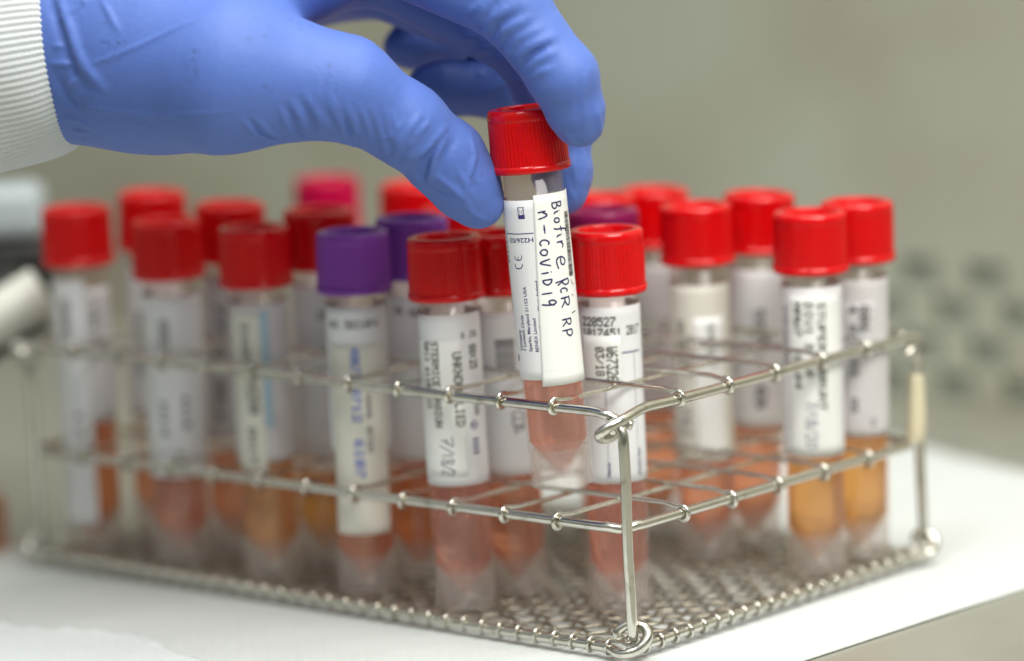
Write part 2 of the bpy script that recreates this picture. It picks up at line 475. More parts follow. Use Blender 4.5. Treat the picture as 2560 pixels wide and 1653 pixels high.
base_f = frame_base(0).build('base_frame', M['steel'], rack)

def hook(base_dir, c, z, along, rr, rw, start):
    """a wire end wrapped round a rail: c rail centre, base_dir unit vector into the rack, along the rail direction"""
    out = []
    for k in range(17):
        t = R(55 + 300 * k / 16)
        out.append(c + base_dir * (rr + rw) * MM * math.cos(t) + np.array([0, 0, (rr + rw) * MM * math.sin(t)]) + along * (0.9 * MM * (k / 16) * start))
    return out
def cross_wire(a, b, z, direction, dz, crimp=0.0, period=1.0, phase=0.0, rw=RW):
    """one grid wire with a hook round the rail at each end"""
    if direction == 'b':       # runs along UB, from front rail to back rail, at fixed a
        c0, c1 = ab(a, 0, z), ab(a, LB, z); d = UB; al = UA; L = LB
    else:
        c0, c1 = ab(0, b, z), ab(LA, b, z); d = UA; al = UB; L = LA
    h0 = hook(d, c0, z, al, RR, rw, 1)[::-1]
    h1 = hook(-d, c1, z, al, RR, rw, -1)
    n = max(10, int(L / period * 6)) if crimp else 14
    mid = []
    for k in range(n + 1):
        t = 5.0 + (L - 10.0) * k / n
        w_ = crimp * math.sin(2 * math.pi * t / period + phase) if crimp else 0.15 * math.sin(t * 0.06 + phase)
        mid.append(c0 + d * t * MM + al * w_ * MM + np.array([0, 0, dz * MM]))
    return h0 + mid + h1
for fr, z in ((top_f, ZT), (mid_f, ZM)):
    for i in range(1, 12):
        Sweep().add(loc(cross_wire(i * PA + E0 + wob(i, z), 0, z, 'b', 1.1, phase=i)), RW * MM, 8).build('wire', M['steel'], fr)
    for j in range(1, 6):
        Sweep().add(loc(cross_wire(0, j * PB + E0 + wob(j, z + 3), z, 'a', 2.3, phase=j)), RW * MM, 8).build('wire', M['steel'], fr)
def bright_ends(o, seg=6, ends=19):
    """the hooked ends of a base wire keep the bright plate colour, the woven middle has bottom shade painted in"""
    n = len(o.data.polygons) - 2
    o.data.polygons.foreach_set('material_index', [1 if (k // seg < ends or k // seg > n // seg - ends) else 0 for k in range(n + 2)])
nb = 36
for i in range(1, nb):
    bright_ends(Sweep().add(loc(cross_wire(i * LA / nb + wob(i, 1), 0, 0, 'b', 0.2, 1.25, 9.4, phase=(i % 2) * math.pi, rw=0.48)), 0.48 * MM, 6).build('wire', [M['shaded_steel'], M['steel']], base_f))
nb2 = 22
for j in range(1, nb2):
    bright_ends(Sweep().add(loc(cross_wire(0, j * LB / nb2 + wob(j, 2), 0, 'a', -0.5, 1.25, 12.5, phase=(j % 2) * math.pi, rw=0.48)), 0.48 * MM, 6).build('wire', [M['shaded_steel'], M['steel']], base_f))

def post(c, sx, sy):
    p = [off(c, -2.2 * sx, 1.5 * sy, ZT - 5.0), off(c, -0.6 * sx, 0.3 * sy, ZT - 3.6), off(c, 0.7 * sx, -0.6 * sy, ZT - 5.2), off(c, 0.9 * sx, -1.0 * sy, ZT - 9)]
    for k in range(1, 9): p.append(off(c, 0.9 * sx + 0.12 * math.sin(k), -1.0 * sy, ZT - 9 - (ZT - 17) * k / 8))
    p += [off(c, 1.2 * sx, -0.6 * sy, 4.5), off(c, 1.6 * sx, 0.4 * sy, 2.2)]
    return Sweep().add(loc(spline(p, 4)), RP * MM, 14).build('post', M['steel'], rack)
p_near = post(ab(0, 0, 0), 1, 1)
p_right = post(ab(0, LB, 0), 1, -1)
p_left = post(ab(LA, 0, 0), 1, 1)
p_far = post(ab(LA, LB, 0), 1, 1)
# cream tape wrapped round the right-hand post
M['tape'] = principled('yellowed_tape', (0.62, 0.56, 0.40), 0.35, 0, 0.4, sss=0.0)
c = ab(0, LB, 0)
tp = [off(c, 0.4, 1.0, 51), off(c, 0.4, 0.9, 46), off(c, 0.2, 0.7, 40), off(c, -0.1, 0.6, 36), off(c, -0.5, 0.6, 33), off(c, -0.6, 0.8, 31.5)]
s_ = spline(tp, 6); n_ = len(s_)
rad_ = [(1.9 + 1.15 * math.sin(math.pi * min(1, k / n_ * 1.02)) ** 0.8 * (0.35 + 0.65 * k / n_)) * MM if k < n_ - 4 else (2.3 - 0.5 * (k - n_ + 5)) * MM for k in range(n_)]
Sweep().add(loc(s_), 0, 16, rad=rad_).build('tape', M['tape'], p_right)

# ------------------------------------------------------------------ tubes
TUBE_ENDS = {   # centre of the foot and of the cap top, millimetres
    'A': ((-69.0,78.0,1.6),(-68.0,78.0,101.1)),
    'B': ((-41.9,53.6,1.6),(-43.0,53.6,101.9)),
    'C': ((-0.4,45.2,1.6),(-0.2,45.2,102.9)),
    'D': ((-96.0,102.4,1.6),(-96.2,102.4,100.2)),
    'E': ((-123.0,126.8,1.6),(-122.1,126.8,99.9)),
    'F': ((-150.0,151.2,1.6),(-150.1,151.2,101.6)),
    'G': ((-132.5,167.2,1.6),(-129.2,167.2,102.8)),
    'H': ((-108.5,142.8,1.6),(-105.0,142.8,101.7)),
    'I': ((-81.5,118.4,1.6),(-78.6,118.4,102.0)),
    'J': ((-82.0,226.4,1.6),(-80.5,226.4,96.8)),
    'K': ((-54.9,175.0,1.6),(-53.0,175.0,100.5)),
    'L': ((-54.5,94.0,1.6),(-52.2,94.0,101.9)),
    'M': ((-27.5,69.6,1.6),(-28.7,69.6,100.0)),
    'N': ((-0.7,99.2,1.6),(0.4,99.2,100.8)),
    'O': ((12.5,141.0,1.6),(16.4,141.0,100.0)),
    'P': ((26.2,101.8,1.6),(26.4,101.8,100.5)),
    'Q': ((39.5,116.6,1.6),(45.0,116.6,100.7)),
    'R': ((54.4,76.3,1.6),(56.0,76.3,100.5)),
    'S': ((67.8,91.1,1.6),(70.1,91.1,100.7)),
    'U': ((-41.2,135.8,1.6),(-40.2,135.8,98.1)),
    'V': ((-0.9,126.2,1.6),(0.4,126.2,100.9)),
    'held': ((-14.7,23.9,39.5),(-20.0,26.1,138.2)),
}

LEN = 100.0; CAPH = 16.6
def tube_body_mesh():
    prof = [(7.35, 0.0), (7.9, 0.0), (8.12, 0.25), (8.12, 10.5), (8.12, 12.0), (8.12, 86.0), (7.85, 86.2), (7.8, 93.5), (7.05, 93.5), (7.45, 85.0), (7.6, 40.0), (7.6, 11.9), (1.3, 3.4), (0.0, 3.0),
            (0.0, 2.2), (1.6, 2.5), (7.1, 10.0), (7.35, 9.4)]
    fr = {0, 1, 2, 3, 16, 17}
    v, f, mi = lathe(prof, 72, [1 if i in fr else 0 for i in range(len(prof))], close=True)
    me = mesh_from('tube_body', v, f); me.polygons.foreach_set('material_index', mi)
    return me
def cap_mesh(name):
    seg = 240   # 60 grip grooves
    prof = []  # (r, z, rib amplitude)
    for r, z, a in ((9.0, 0, 0), (10.1, 0.05, 0), (10.42, 0.4, 0), (10.42, 1.95, 0), (10.16, 2.05, 0.13), (10.14, 2.5, 0.1), (10.12, 5, 0.1), (10.06, 9, 0.1), (10.0, 13.0, 0.1), (9.98, 13.5, 0.1),
                    (10.02, 13.75, 0), (10.02, 14.8, 0), (9.93, 15.6, 0), (9.72, 16.2, 0), (9.4, 16.5, 0), (9.0, 16.6, 0), (7.6, 16.6, 0), (7.4, 16.5, 0), (7.25, 16.1, 0), (7.0, 11.0, 0), (5.9, 10.6, 0),
                    (3.2, 10.5, 0), (2.95, 10.8, 0), (2.8, 14.0, 0), (2.5, 14.4, 0), (1.2, 14.5, 0), (0, 14.5, 0)):
        prof.append((r, z, a))
    v = []; f = []
    n = len(prof)
    for (r, z, a) in prof:
        for k in range(seg):
            t = 2 * math.pi * k / seg
            ph = (k % 4)
            rr = max(r - (a * 1.7 if ph == 0 else 0), 1e-4)
            v.append((rr * MM * math.cos(t), rr * MM * math.sin(t), z * MM))
    for i in range(n - 1):
        for k in range(seg):
            f.append((i * seg + k, i * seg + (k + 1) % seg, (i + 1) * seg + (k + 1) % seg, (i + 1) * seg + k))
    me = mesh_from(name, v, f)
    sm = [not (4 <= (i // seg) <= 9) for i in range(len(f))]
    me.polygons.foreach_set('use_smooth', sm)
    return me
def liquid_mesh(level):
    prof = [(0, 3.25), (1.2, 3.7), (7.5, 12.2), (7.5, level), (6.9, level - 0.5), (5.5, level - 0.75), (0, level - 0.8)]
    v, f, mi = lathe(prof, 64)
    return mesh_from('liquid', v, f)
BODY = tube_body_mesh(); BODY.materials.append(M['plastic']); BODY.materials.append(M['frost'])
CAPS = {}
for c_ in ('red', 'purple', 'plum', 'crimson'):
    CAPS[c_] = cap_mesh('cap'); CAPS[c_].materials.append(M['cap_' + c_])
LIQ = {}
def put(name, me, parent, loc_=(0, 0, 0)):
    o = bpy.data.objects.new(name, me); scene.collection.objects.link(o); o.parent = parent; o.location = loc_
    return o

def wrap_sheet(parent, name, r, thick, s0, s1, z0, z1, material, skew=0.0, zskew=0.0, round_=0.0):
    """paper bent round the tube: s arc length from the front (mm), z height (mm)"""
    ns, nz = max(4, int(abs(s1 - s0) / 0.6)), max(4, int((z1 - z0) / 2.5))
    v = []; f = []
    for layer in (0, 1):
        rr = r + (thick if layer == 0 else 0)
        for j in range(nz + 1):
            for i in range(ns + 1):
                u, w_ = i / ns, j / nz
                s = s0 + (s1 - s0) * u + skew * (1 - w_); z = z0 + (z1 - z0) * w_ + zskew * u
                a = s / r
                v.append((rr * MM * math.sin(a), -rr * MM * math.cos(a), z * MM))
    N = (ns + 1) * (nz + 1); I = lambda i, j, l: l * N + j * (ns + 1) + i
    for j in range(nz):
        for i in range(ns):
            f.append((I(i, j, 0), I(i + 1, j, 0), I(i + 1, j + 1, 0), I(i, j + 1, 0)))
            f.append((I(i, j, 1), I(i, j + 1, 1), I(i + 1, j + 1, 1), I(i + 1, j, 1)))
    for i in range(ns):
        f.append((I(i, 0, 0), I(i, 0, 1), I(i + 1, 0, 1), I(i + 1, 0, 0))); f.append((I(i, nz, 0), I(i + 1, nz, 0), I(i + 1, nz, 1), I(i, nz, 1)))
    for j in range(nz):
        f.append((I(0, j, 0), I(0, j + 1, 0), I(0, j + 1, 1), I(0, j, 1))); f.append((I(ns, j, 0), I(ns, j, 1), I(ns, j + 1, 1), I(ns, j + 1, 0)))
    return link(name, mesh_from(name, v, f), material, parent)

FONT57 = {'0': '3E5149453E', '1': '00427F4000', '2': '4261514946', '3': '2141454B31', '4': '1814127F10', '5': '2745454539', '6': '3C4A494930', '7': '0171090503', '8': '3649494936',
          '9': '064949291E', 'A': '7E1111117E', 'B': '7F49494936', 'C': '3E41414122', 'D': '7F4141221C', 'E': '7F49494941', 'F': '7F09090901', 'G': '3E4149497A', 'H': '7F0808087F',
          'I': '00417F4100', 'J': '2040413F01', 'K': '7F08142241', 'L': '7F40404040', 'M': '7F020C027F', 'N': '7F0408107F', 'O': '3E4141413E', 'P': '7F09090906', 'R': '7F09192946',
          'S': '4649494931', 'T': '01017F0101', 'U': '3F4040403F', 'V': '1F2040201F', 'W': '3F4038403F', 'X': '6314081463', 'Y': '0708700807', 'Z': '6151494543', '/': '2010080402',
          '-': '0808080808', ':': '0036360000', ' ': '0000000000'}
HAND_FONT = {  # pen strokes in a unit box, baseline at 0
    'B': [[(.05, 1), (.12, .5), (.1, 0)], [(.0, .95), (.6, .95), (.75, .75), (.5, .52), (.15, .5)], [(.3, .5), (.85, .4), (.95, .15), (.55, 0), (.0, .03)]],
    'i': [[(.3, .85), (.5, .2), (.9, 0)], [(.15, 1.1), (.25, 1.0)]],
    'o': [[(.55, 1), (.1, .75), (.05, .25), (.5, 0), (.95, .3), (.9, .8), (.5, 1)]],
    'f': [[(1.0, .95), (.75, 1), (.55, .75), (.5, .2), (.35, -.05)], [(.1, .5), (.9, .55)]],
    'r': [[(.15, .9), (.2, 0)], [(.2, .55), (.55, .9), (.95, .75)]],
    'v': [[(.05, .9), (.25, 0), (.55, .9), (.95, .1)]],
    'e': [[(.1, .45), (.6, .5), (.7, .8), (.4, 1), (.1, .7), (.1, .2), (.4, 0), (1, .15)]],
    'p': [[(.05, 1), (.25, .5), (.45, -.1)], [(.1, .95), (.7, 1), (.95, .7), (.6, .45), (.25, .5)], [(.3, .5), (.9, .05)]],
    'C': [[(.9, .9), (.5, 1), (.1, .65), (.1, .25), (.5, 0), (.95, .15)]],
    'R': [[(.1, 1), (.15, 0)], [(.0, .95), (.6, 1), (.8, .75), (.5, .5), (.15, .45)], [(.4, .48), (.95, .02)]],
    'P': [[(.15, 1), (.2, 0)], [(.05, .95), (.7, 1), (.95, .7), (.6, .45), (.2, .45)]],
    'n': [[(.05, .9), (.15, 0)], [(.15, .5), (.5, 1), (.75, .7), (.95, 0)]],
    '-': [[(0, .5), (1, .55)]],
    'O': [[(.5, 1), (.1, .8), (.05, .3), (.45, 0), (.9, .25), (.95, .75), (.5, 1)]],
    'V': [[(.02, .95), (.45, 0), (.95, 1)]],
    'I': [[(.4, .9), (.5, .1)], [(.3, 1.2), (.36, 1.12)]],
    'D': [[(.1, 1), (.15, 0)], [(.0, 1), (.6, .9), (.95, .5), (.6, .1), (.1, 0)]],
    '1': [[(.45, 1), (.55, 0)]],
    '9': [[(.85, .75), (.5, 1), (.1, .8), (.25, .5), (.8, .65), (.85, .9), (.8, .4), (.65, 0)]],
    '7': [[(0, .95), (.9, 1), (.5, .5), (.3, 0)], [(.2, .5), (.75, .55)]],
    '/': [[(.9, 1.1), (.1, -.1)]],
    '8': [[(.8, .9), (.3, 1), (.2, .7), (.8, .3), (.6, 0), (.15, .2), (.8, .75), (.8, .9)]],
    '2': [[(.1, .8), (.5, 1), (.85, .75), (.1, .02), (.95, .05)]],
    '0': [[(.5, 1), (.1, .6), (.3, 0), (.85, .3), (.8, .85), (.5, 1)]],
}
class Print:
    """ink laid on a wrapped label; box = (s0, z0, s1, z1) in mm; rot 0 upright, -90 reads down, 90 reads up, 180"""
    def __init__(s, r): s.r = r; s.v = []; s.f = []
    def vert(s, a, z):
        t = a / s.r; s.v.append((s.r * MM * math.sin(t), -s.r * MM * math.cos(t), z * MM)); return len(s.v) - 1
    def poly(s, pts): s.f.append(tuple(s.vert(*p) for p in pts))
    def rect(s, s0, z0, s1, z1):
        n = max(1, int(abs(s1 - s0) / 0.7))
        for k in range(n):
            a, b = s0 + (s1 - s0) * k / n, s0 + (s1 - s0) * (k + 1) / n
            s.poly([(a, z0), (b, z0), (b, z1), (a, z1)])
    @staticmethod
    def place(box, rot, u, v):
        s0, z0, s1, z1 = box
        if rot == 0: return (s0 + u * (s1 - s0), z0 + v * (z1 - z0))
        if rot == 180: return (s1 - u * (s1 - s0), z1 - v * (z1 - z0))
        if rot == -90: return (s0 + v * (s1 - s0), z1 - u * (z1 - z0))
        return (s1 - v * (s1 - s0), z0 + u * (z1 - z0))
    def dots(s, text, box, rot, size=1.35):
        n = len(text); W = n * 6 - 1; H = 7
        for ci, ch in enumerate(text):
            hx = FONT57.get(ch, '0000000000')
            for cx in range(5):
                col = int(hx[cx * 2:cx * 2 + 2], 16)
                for ry in range(7):
                    if col >> ry & 1:
                        u = (ci * 6 + cx + 0.5) / W; v = 1 - (ry + 0.5) / H
                        du, dv = 0.5 * size / W, 0.5 * size / H
                        s.poly([s.place(box, rot, u + q * du, v + w_ * dv) for q, w_ in ((-1, -1), (1, -1), (1, 1), (-1, 1))])
    def type(s, text, box, rot):
        cu = bpy.data.curves.new('type', 'FONT'); cu.body = text; cu.resolution_u = 3; cu.offset = 0.018
        o = bpy.data.objects.new('type', cu); scene.collection.objects.link(o)
        dg = bpy.context.evaluated_depsgraph_get()
        me = bpy.data.meshes.new_from_object(o.evaluated_get(dg))
        co = [v.co.copy() for v in me.vertices]
        if co:
            x0, x1 = min(c.x for c in co), max(c.x for c in co); y0, y1 = 0.0, max(c.y for c in co)
            idx = [s.vert(*s.place(box, rot, (c.x - x0) / (x1 - x0), (c.y - y0) / (y1 - y0))) for c in co]
            for p in me.polygons: s.f.append(tuple(idx[i] for i in p.vertices))
        bpy.data.objects.remove(o); bpy.data.meshes.remove(me); bpy.data.curves.remove(cu)
    def stroke(s, pts, w):
        P = np.array(pts, float); n = len(P)
        T = np.gradient(P, axis=0); T /= np.linalg.norm(T, axis=1)[:, None] + 1e-9
        Nn = np.stack([-T[:, 1], T[:, 0]], 1)
        L = []; Rr = []
        for i in range(n):
            ww = w * (0.85 + 0.3 * random.random()) / 2
            if i in (0, n - 1): ww *= 0.7
            L.append(s.vert(*(P[i] + Nn[i] * ww))); Rr.append(s.vert(*(P[i] - Nn[i] * ww)))
        for i in range(n - 1): s.f.append((Rr[i], Rr[i + 1], L[i + 1], L[i]))
    def pen(s, ch, box, rot, w=0.36):
        for st in HAND_FONT.get(ch, []):
            s.stroke([s.place(box, rot, p[0], p[1]) for p in spline([(q[0], q[1], 0) for q in st], 5)], w)
    def build(s, name, material, parent):
        return link(name, mesh_from(name, s.v, s.f, False), material, parent)

def tube(key, cap, liquid, level, label, spin=0.0):
    foot, top = TUBE_ENDS[key]
    foot = Vector(foot) * MM; top = Vector(top) * MM
    ax = top - foot; L = ax.length
    t = thing('sample_tube', label, 'sample tube', foot, 'capped sample tubes')
    t.rotation_mode = 'QUATERNION'
    q = Vector((0, 0, 1)).rotation_difference(ax.normalized())
    t.rotation_quaternion = q
    t.scale = (1, 1, L / (LEN * MM))
    put('tube_body', BODY, t)
    put('cap', CAPS[cap], t, (0, 0, (LEN - CAPH) * MM))
    if liquid:
        me = liquid_mesh(level); me.materials.append(M[liquid]); put('liquid', me, t)
    return t

RL = 8.2       # radius at which labels sit
def base_label(t, s0, s1, z0, z1, m_='label', skew=0.0, name='label'):
    return wrap_sheet(t, name, RL, 0.07, s0, s1, z0, z1, M[m_], skew)
def code_block(lab, r, cols, ink, seed, name='printed_text'):
    """columns of dot print: (text, box, rot)"""
    p = Print(r)
    for (tx, bx, ro) in cols: p.dots(tx, bx, ro)
    return p.build(name, M[ink], lab)

# --- the tube held by the glove
t = tube('held', 'red', 'salmon', 46, 'red capped tube held in the gloved fingers, its label handwritten in purple pen')
lab = base_label(t, -17.5, 22.0, 29.2, 76.6)
p = Print(RL + 0.10)
p.rect(-4.81, 71.98, -4.60, 74.88)
p.rect(-4.64, 74.71, -2.92, 74.88)
p.rect(-3.22, 72.71, -3.03, 74.88)
p.stroke([(-4.49, 74.59), (-4.10, 73.58), (-4.55, 72.71)], 0.14)
p.stroke([(-3.07, 74.59), (-3.70, 73.58), (-3.29, 72.71)], 0.14)
p.rect(-4.74, 71.78, -2.89, 72.85)
p.rect(-9.99, 67.78, -0.99, 68.04)
p.type('H226/03', (-8.65, 65.54, -1.27, 66.76), 180)
p.stroke([(-7.37, 62.18), (-7.33, 61.54), (-6.95, 61.11), (-6.13, 60.96), (-5.34, 61.11), (-4.99, 61.60), (-4.97, 62.30)], 0.30)
p.stroke([(-6.20, 61.02), (-6.14, 62.01)], 0.26)
p.stroke([(-7.50, 60.03), (-7.57, 59.37), (-7.18, 58.87), (-6.34, 58.70), (-5.45, 58.93), (-5.05, 59.45), (-5.00, 60.09)], 0.30)
p.type('Becton, Dickinson and', (-11.60, 37.18, -11.41, 50.52), 90)
p.type('Company', (-9.39, 37.03, -7.97, 42.54), 90)
p.type('7 Loveton Circle', (-7.62, 36.97, -6.54, 46.40), 90)
p.type('Sparks, Maryland 21152 USA', (-5.60, 36.83, -4.65, 54.06), 90)
p.type('BENEX Limited', (-3.69, 36.74, -2.79, 45.59), 90)
p.type('Shannon, County Clare, Ireland', (-2.02, 36.74, -1.24, 55.39), 90)
p.rect(-11.60, 35.52, -10.45, 35.73)
p.rect(-11.51, 33.99, -10.52, 35.73)
p.build('printed_text', M['ink_navy'], lab)
p = Print(RL + 0.10)
p.type('W67325', (-11.60, 60.03, -10.41, 68.79), -90)
p.build('lot_print', M['ink_black'], lab)
p = Print(RL + 0.42); z = 55.31
while z < 72.13:
    h = random.choice((0.10, 0.14, 0.24)); s_ = 8.9 - (72.13 - z) * 0.035; p.rect(s_, z, s_ + 2.2, z + h); z += h + random.choice((0.09, 0.14, 0.2))
p.stroke([(8.8, 54.6), (9.2, 53.4), (10.2, 53.0)], 0.2); p.stroke([(8.4, 50.4), (9.4, 50.2)], 0.2); p.stroke([(7.7, 45.6), (8.6, 45.9), (9.6, 46.0)], 0.25)
p.build('barcode', M['ink_black'], lab)
flag = wrap_sheet(t, 'paper_flag', RL + 0.16, 0.12, -0.2, 14.5, 27.48, 77.71, M['label_flag'], skew=-2.5, zskew=0.0)
p = Print(RL + 0.34)
p.pen('B', (4.66, 73.58, 7.84, 75.32), -90, 0.42)
p.pen('i', (5.03, 72.04, 6.73, 73.14), -90, 0.42)
p.pen('o', (4.87, 69.89, 6.62, 71.11), -90, 0.42)
p.pen('f', (4.67, 67.28, 8.77, 69.08), -90, 0.42)
p.pen('i', (5.17, 65.95, 6.85, 66.88), -90, 0.42)
p.pen('r', (4.93, 63.05, 7.19, 65.17), -90, 0.42)
p.pen('e', (4.33, 57.77, 7.14, 61.08), -90, 0.42)
p.pen('p', (3.75, 53.36, 7.67, 55.10), -90, 0.42)
p.pen('C', (4.62, 51.39, 6.84, 52.70), -90, 0.42)
p.pen('R', (4.40, 47.45, 7.24, 50.46), -90, 0.42)
p.pen('R', (4.14, 42.54, 7.09, 44.72), -90, 0.42)
p.pen('P', (3.91, 39.90, 7.18, 41.93), -90, 0.42)
p.pen('n', (0.54, 71.26, 2.95, 73.43), -90, 0.42)
p.pen('-', (1.20, 67.49, 2.52, 69.81), -90, 0.42)
p.pen('C', (0.35, 64.30, 2.75, 65.95), -90, 0.42)
p.pen('O', (0.23, 61.83, 2.14, 63.40), -90, 0.42)
p.pen('V', (-0.08, 58.87, 2.71, 60.82), -90, 0.42)
p.pen('I', (-0.32, 56.55, 2.15, 57.77), -90, 0.42)
p.pen('D', (0.12, 54.00, 2.51, 55.60), -90, 0.42)
p.pen('1', (-0.51, 51.45, 2.27, 52.26), -90, 0.42)
p.pen('9', (-0.79, 48.49, 3.09, 50.11), -90, 0.42)
p.build('handwriting', M['ink_pen'], flag)
p = Print(RL + 0.30)
for k in range(15): p.rect(-2.0 + k * 0.75, 31.38, -1.55 + k * 0.75, 31.50)
p.build('perforation', M['label_grey'], flag)

# --- upright tubes in the rack
t = tube('C', 'red', 'salmon', 44, 'red capped tube behind the near corner post, its label printed W67326')
lab = base_label(t, -20.5, 21.0, 34.0, 80.6)
code_block(lab, RL + 0.10, [('220527', (-8.4, 75.6, 1.4, 78.0), 0), ('1017451', (-8.4, 72.6, 2.9, 75.0), 0), ('2017', (4.4, 73.0, 9.2, 75.4), 0)], 'ink_olive', 1)
p = Print(RL + 0.10); p.rect(2.8, 68.2, 9.0, 68.6); p.rect(6.6, 36, 6.75, 68); p.rect(-2.1, 36, -1.95, 60)
p.type('Name', (-2.6, 35.6, -1.5, 39.6), 90); p.type('Room No.', (6.6, 35.6, 7.7, 43.0), 90)
p.build('printed_lines', M['ink_navy'], lab)
st = wrap_sheet(t, 'sticker', RL + 0.13, 0.06, -9.0, 2.6, 59.5, 73.2, M['label_flag'])
code_block(st, RL + 0.22, [('W67326', (-1.4, 61.2, 1.6, 70.2), -90), ('03/18', (-4.4, 62.6, -2.0, 70.2), -90)], 'ink_olive', 2)

t = tube('B', 'red', 'salmon', 36, 'red capped tube beside the front purple tube, white label with slanted handwriting')
lab = base_label(t, -20.5, 21.5, 34.0, 80.0)
code_block(lab, RL + 0.10, [('6 JUL', (3.2, 73.5, 9.0, 75.2), 0)], 'ink_grey', 3)
st = wrap_sheet(t, 'sticker', RL + 0.13, 0.06, -12.0, 3.0, 36.5, 73.5, M['label_flag'])
code_block(st, RL + 0.22, [('STERMICE DRAIUN', (-5.5, 50.0, -3.3, 73.0), -90), ('5012 6110 222', (-7.9, 55.0, -6.2, 73.0), -90), ('UNKNOWN LIED', (0.5, 50.0, 2.9, 70.0), -90)], 'ink_olive', 4)
p = Print(RL + 0.22)
for ch, z1, z0 in (('7', 47.5, 44.6), ('/', 45.4, 42.6), ('1', 43.2, 41.6), ('8', 41.6, 39.8), ('/', 40.4, 37.8), ('2', 38.4, 36.9)):
    p.pen(ch, (-4.2, z0, -0.8, z1), -90, 0.3)
p.build('handwriting', M['ink_pen'], st)
code_block(lab, RL + 0.11, [('88:25', (5.4, 65.0, 8.0, 71.5), -90), ('5026', (6.2, 52.5, 7.8, 57.5), -90)], 'ink_olive', 5, 'date_print')
p = Print(RL + 0.11); p.stroke([(5.6 + 1.0 * math.cos(a), 50 + 1.2 * math.sin(a)) for a in np.linspace(0, 6.3, 22)], 0.25); p.pen('2', (4.9, 49.4, 6.2, 50.6), -90, 0.3)
for k in range(4): p.rect(4.8, 42.2 + k * 1.2, 6.9, 42.8 + k * 1.2)
p.build('stamp', M['ink_navy'], lab)

t = tube('A', 'purple', 'orange', 34, 'purple capped tube at the front of the rack, cream label with blue print')
lab = base_label(t, -20.0, 21.0, 40.0, 80.0)
code_block(lab, RL + 0.10, [('UNI 5021AF4', (-8.6, 74.2, 6.5, 76.4), 0)], 'ink_grey', 6)
st = wrap_sheet(t, 'sticker', RL + 0.14, 0.06, -8.2, 9.0, 17.0, 70.0, M['label_cream'], skew=-0.5)
code_block(st, RL + 0.24, [('4067', (-1.8, 62, 0.8, 69), -90), ('80712', (-1.8, 48.5, 0.6, 61), -90), ('6107', (-1.6, 33, 0.9, 43.5), -90)], 'ink_blue', 7)
code_block(st, RL + 0.24, [('NAME 0725', (2.0, 40, 3.4, 56), -90)], 'ink_grey', 8, 'small_print')

t = tube('D', 'red', 'amber', 40, 'red capped tube left of the front purple one, pale blue edged label above amber liquid')
lab = base_label(t, -20.0, 20.0, 34.0, 79.0, 'label_grey')
st = wrap_sheet(t, 'sticker', RL + 0.14, 0.06, -8.5, 0.6, 31.0, 77.0, M['label_cream'])
st2 = wrap_sheet(t, 'blue_band', RL + 0.14, 0.06, 0.7, 3.0, 44.0, 77.0, M['label_blue'])
code_block(st, RL + 0.24, [('21607', (-5.0, 62, -2.6, 74), -90), ('H20', (-3.8, 48, -1.0, 58), -90), ('0417', (-4.4, 34, -2.2, 44), -90)], 'ink_grey', 9)

t = tube('E', 'red', 'salmon', 26, 'red capped front row tube second from left, bluish label over low pink liquid')
lab = base_label(t, -20.0, 20.0, 26.0, 79.0, 'label')
code_block(lab, RL + 0.10, [('8025', (-3.0, 60, -0.4, 72), -90), ('4410', (2.4, 40, 4.6, 50), -90), ('16', (0.4, 29, 2.6, 34), -90), ('H14', (-4.0, 38, -2.0, 48), -90)], 'ink_grey', 10)

t = tube('F', 'red', 'orange', 38, 'leftmost red capped tube of the front row, label covering only its left half')
lab = base_label(t, -16.0, 1.8, 8.0, 80.0, 'label')
lab2 = wrap_sheet(t, 'second_label', RL, 0.07, 2.0, 13.0, 38.0, 77.0, M['label_grey'])
code_block(lab2, RL + 0.10, [('6 6201 8', (3.4, 62, 5.4, 75), -90)], 'ink_black', 11)
code_block(lab, RL + 0.10, [('0062', (-6.0, 58, -3.0, 74), -90), ('17', (-3, 34, -1, 42), -90)], 'ink_grey', 12)

t = tube('G', 'red', 'coral', 22, 'red capped tube just right of and behind the leftmost tube')
lab = base_label(t, -20.0, 20.0, 36.0, 79.0, 'label')
code_block(lab, RL + 0.10, [('4072', (-6.0, 48, -2.0, 66), -90)], 'ink_grey', 13)
t = tube('H', 'red', 'coral', 28, 'red capped tube behind the gap between the second and third front row tubes')
lab = base_label(t, -20.0, 20.0, 33.0, 79.0, 'label_grey')
code_block(lab, RL + 0.10, [('7726', (-5.5, 56, -1.5, 72), -90), ('0014', (-5, 38, -2, 50), -90)], 'ink_black', 14)
t = tube('I', 'red', 'amber', 34, 'red capped tube directly behind the front purple capped tube, left of it')
lab = base_label(t, -20.0, 20.0, 27.0, 79.0, 'label')
code_block(lab, RL + 0.10, [('SPEC 204', (-1.0, 70, 7.5, 72.2), 0), ('7 0044', (4.4, 46, 6.2, 64), -90)], 'ink_grey', 15)
t = tube('L', 'purple', 'orange', 30, 'purple capped tube standing behind and right of the front purple one')
lab = base_label(t, -20.0, 20.0, 33.0, 79.0, 'label')
code_block(lab, RL + 0.10, [('06', (-5.5, 74.2, -3.0, 76.2), 0), ('4071', (-1.5, 73.6, 4.6, 75.8), 0)], 'ink_grey', 16)
code_block(lab, RL + 0.10, [('2240', (1.5, 52, 4.5, 62), -90)], 'ink_grey', 17, 'small_print')
t = tube('M', 'red', 'coral', 33, 'red capped tube partly hidden left of the held tube, barcode on its label')
lab = base_label(t, -20.0, 20.0, 33.5, 79.0, 'label')
p = Print(RL + 0.10)
z = 62.0
while z < 71.5:
    h = random.choice((0.2, 0.3, 0.45)); p.rect(-2.6, z, 2.8, z + h); z += h + random.choice((0.15, 0.25))
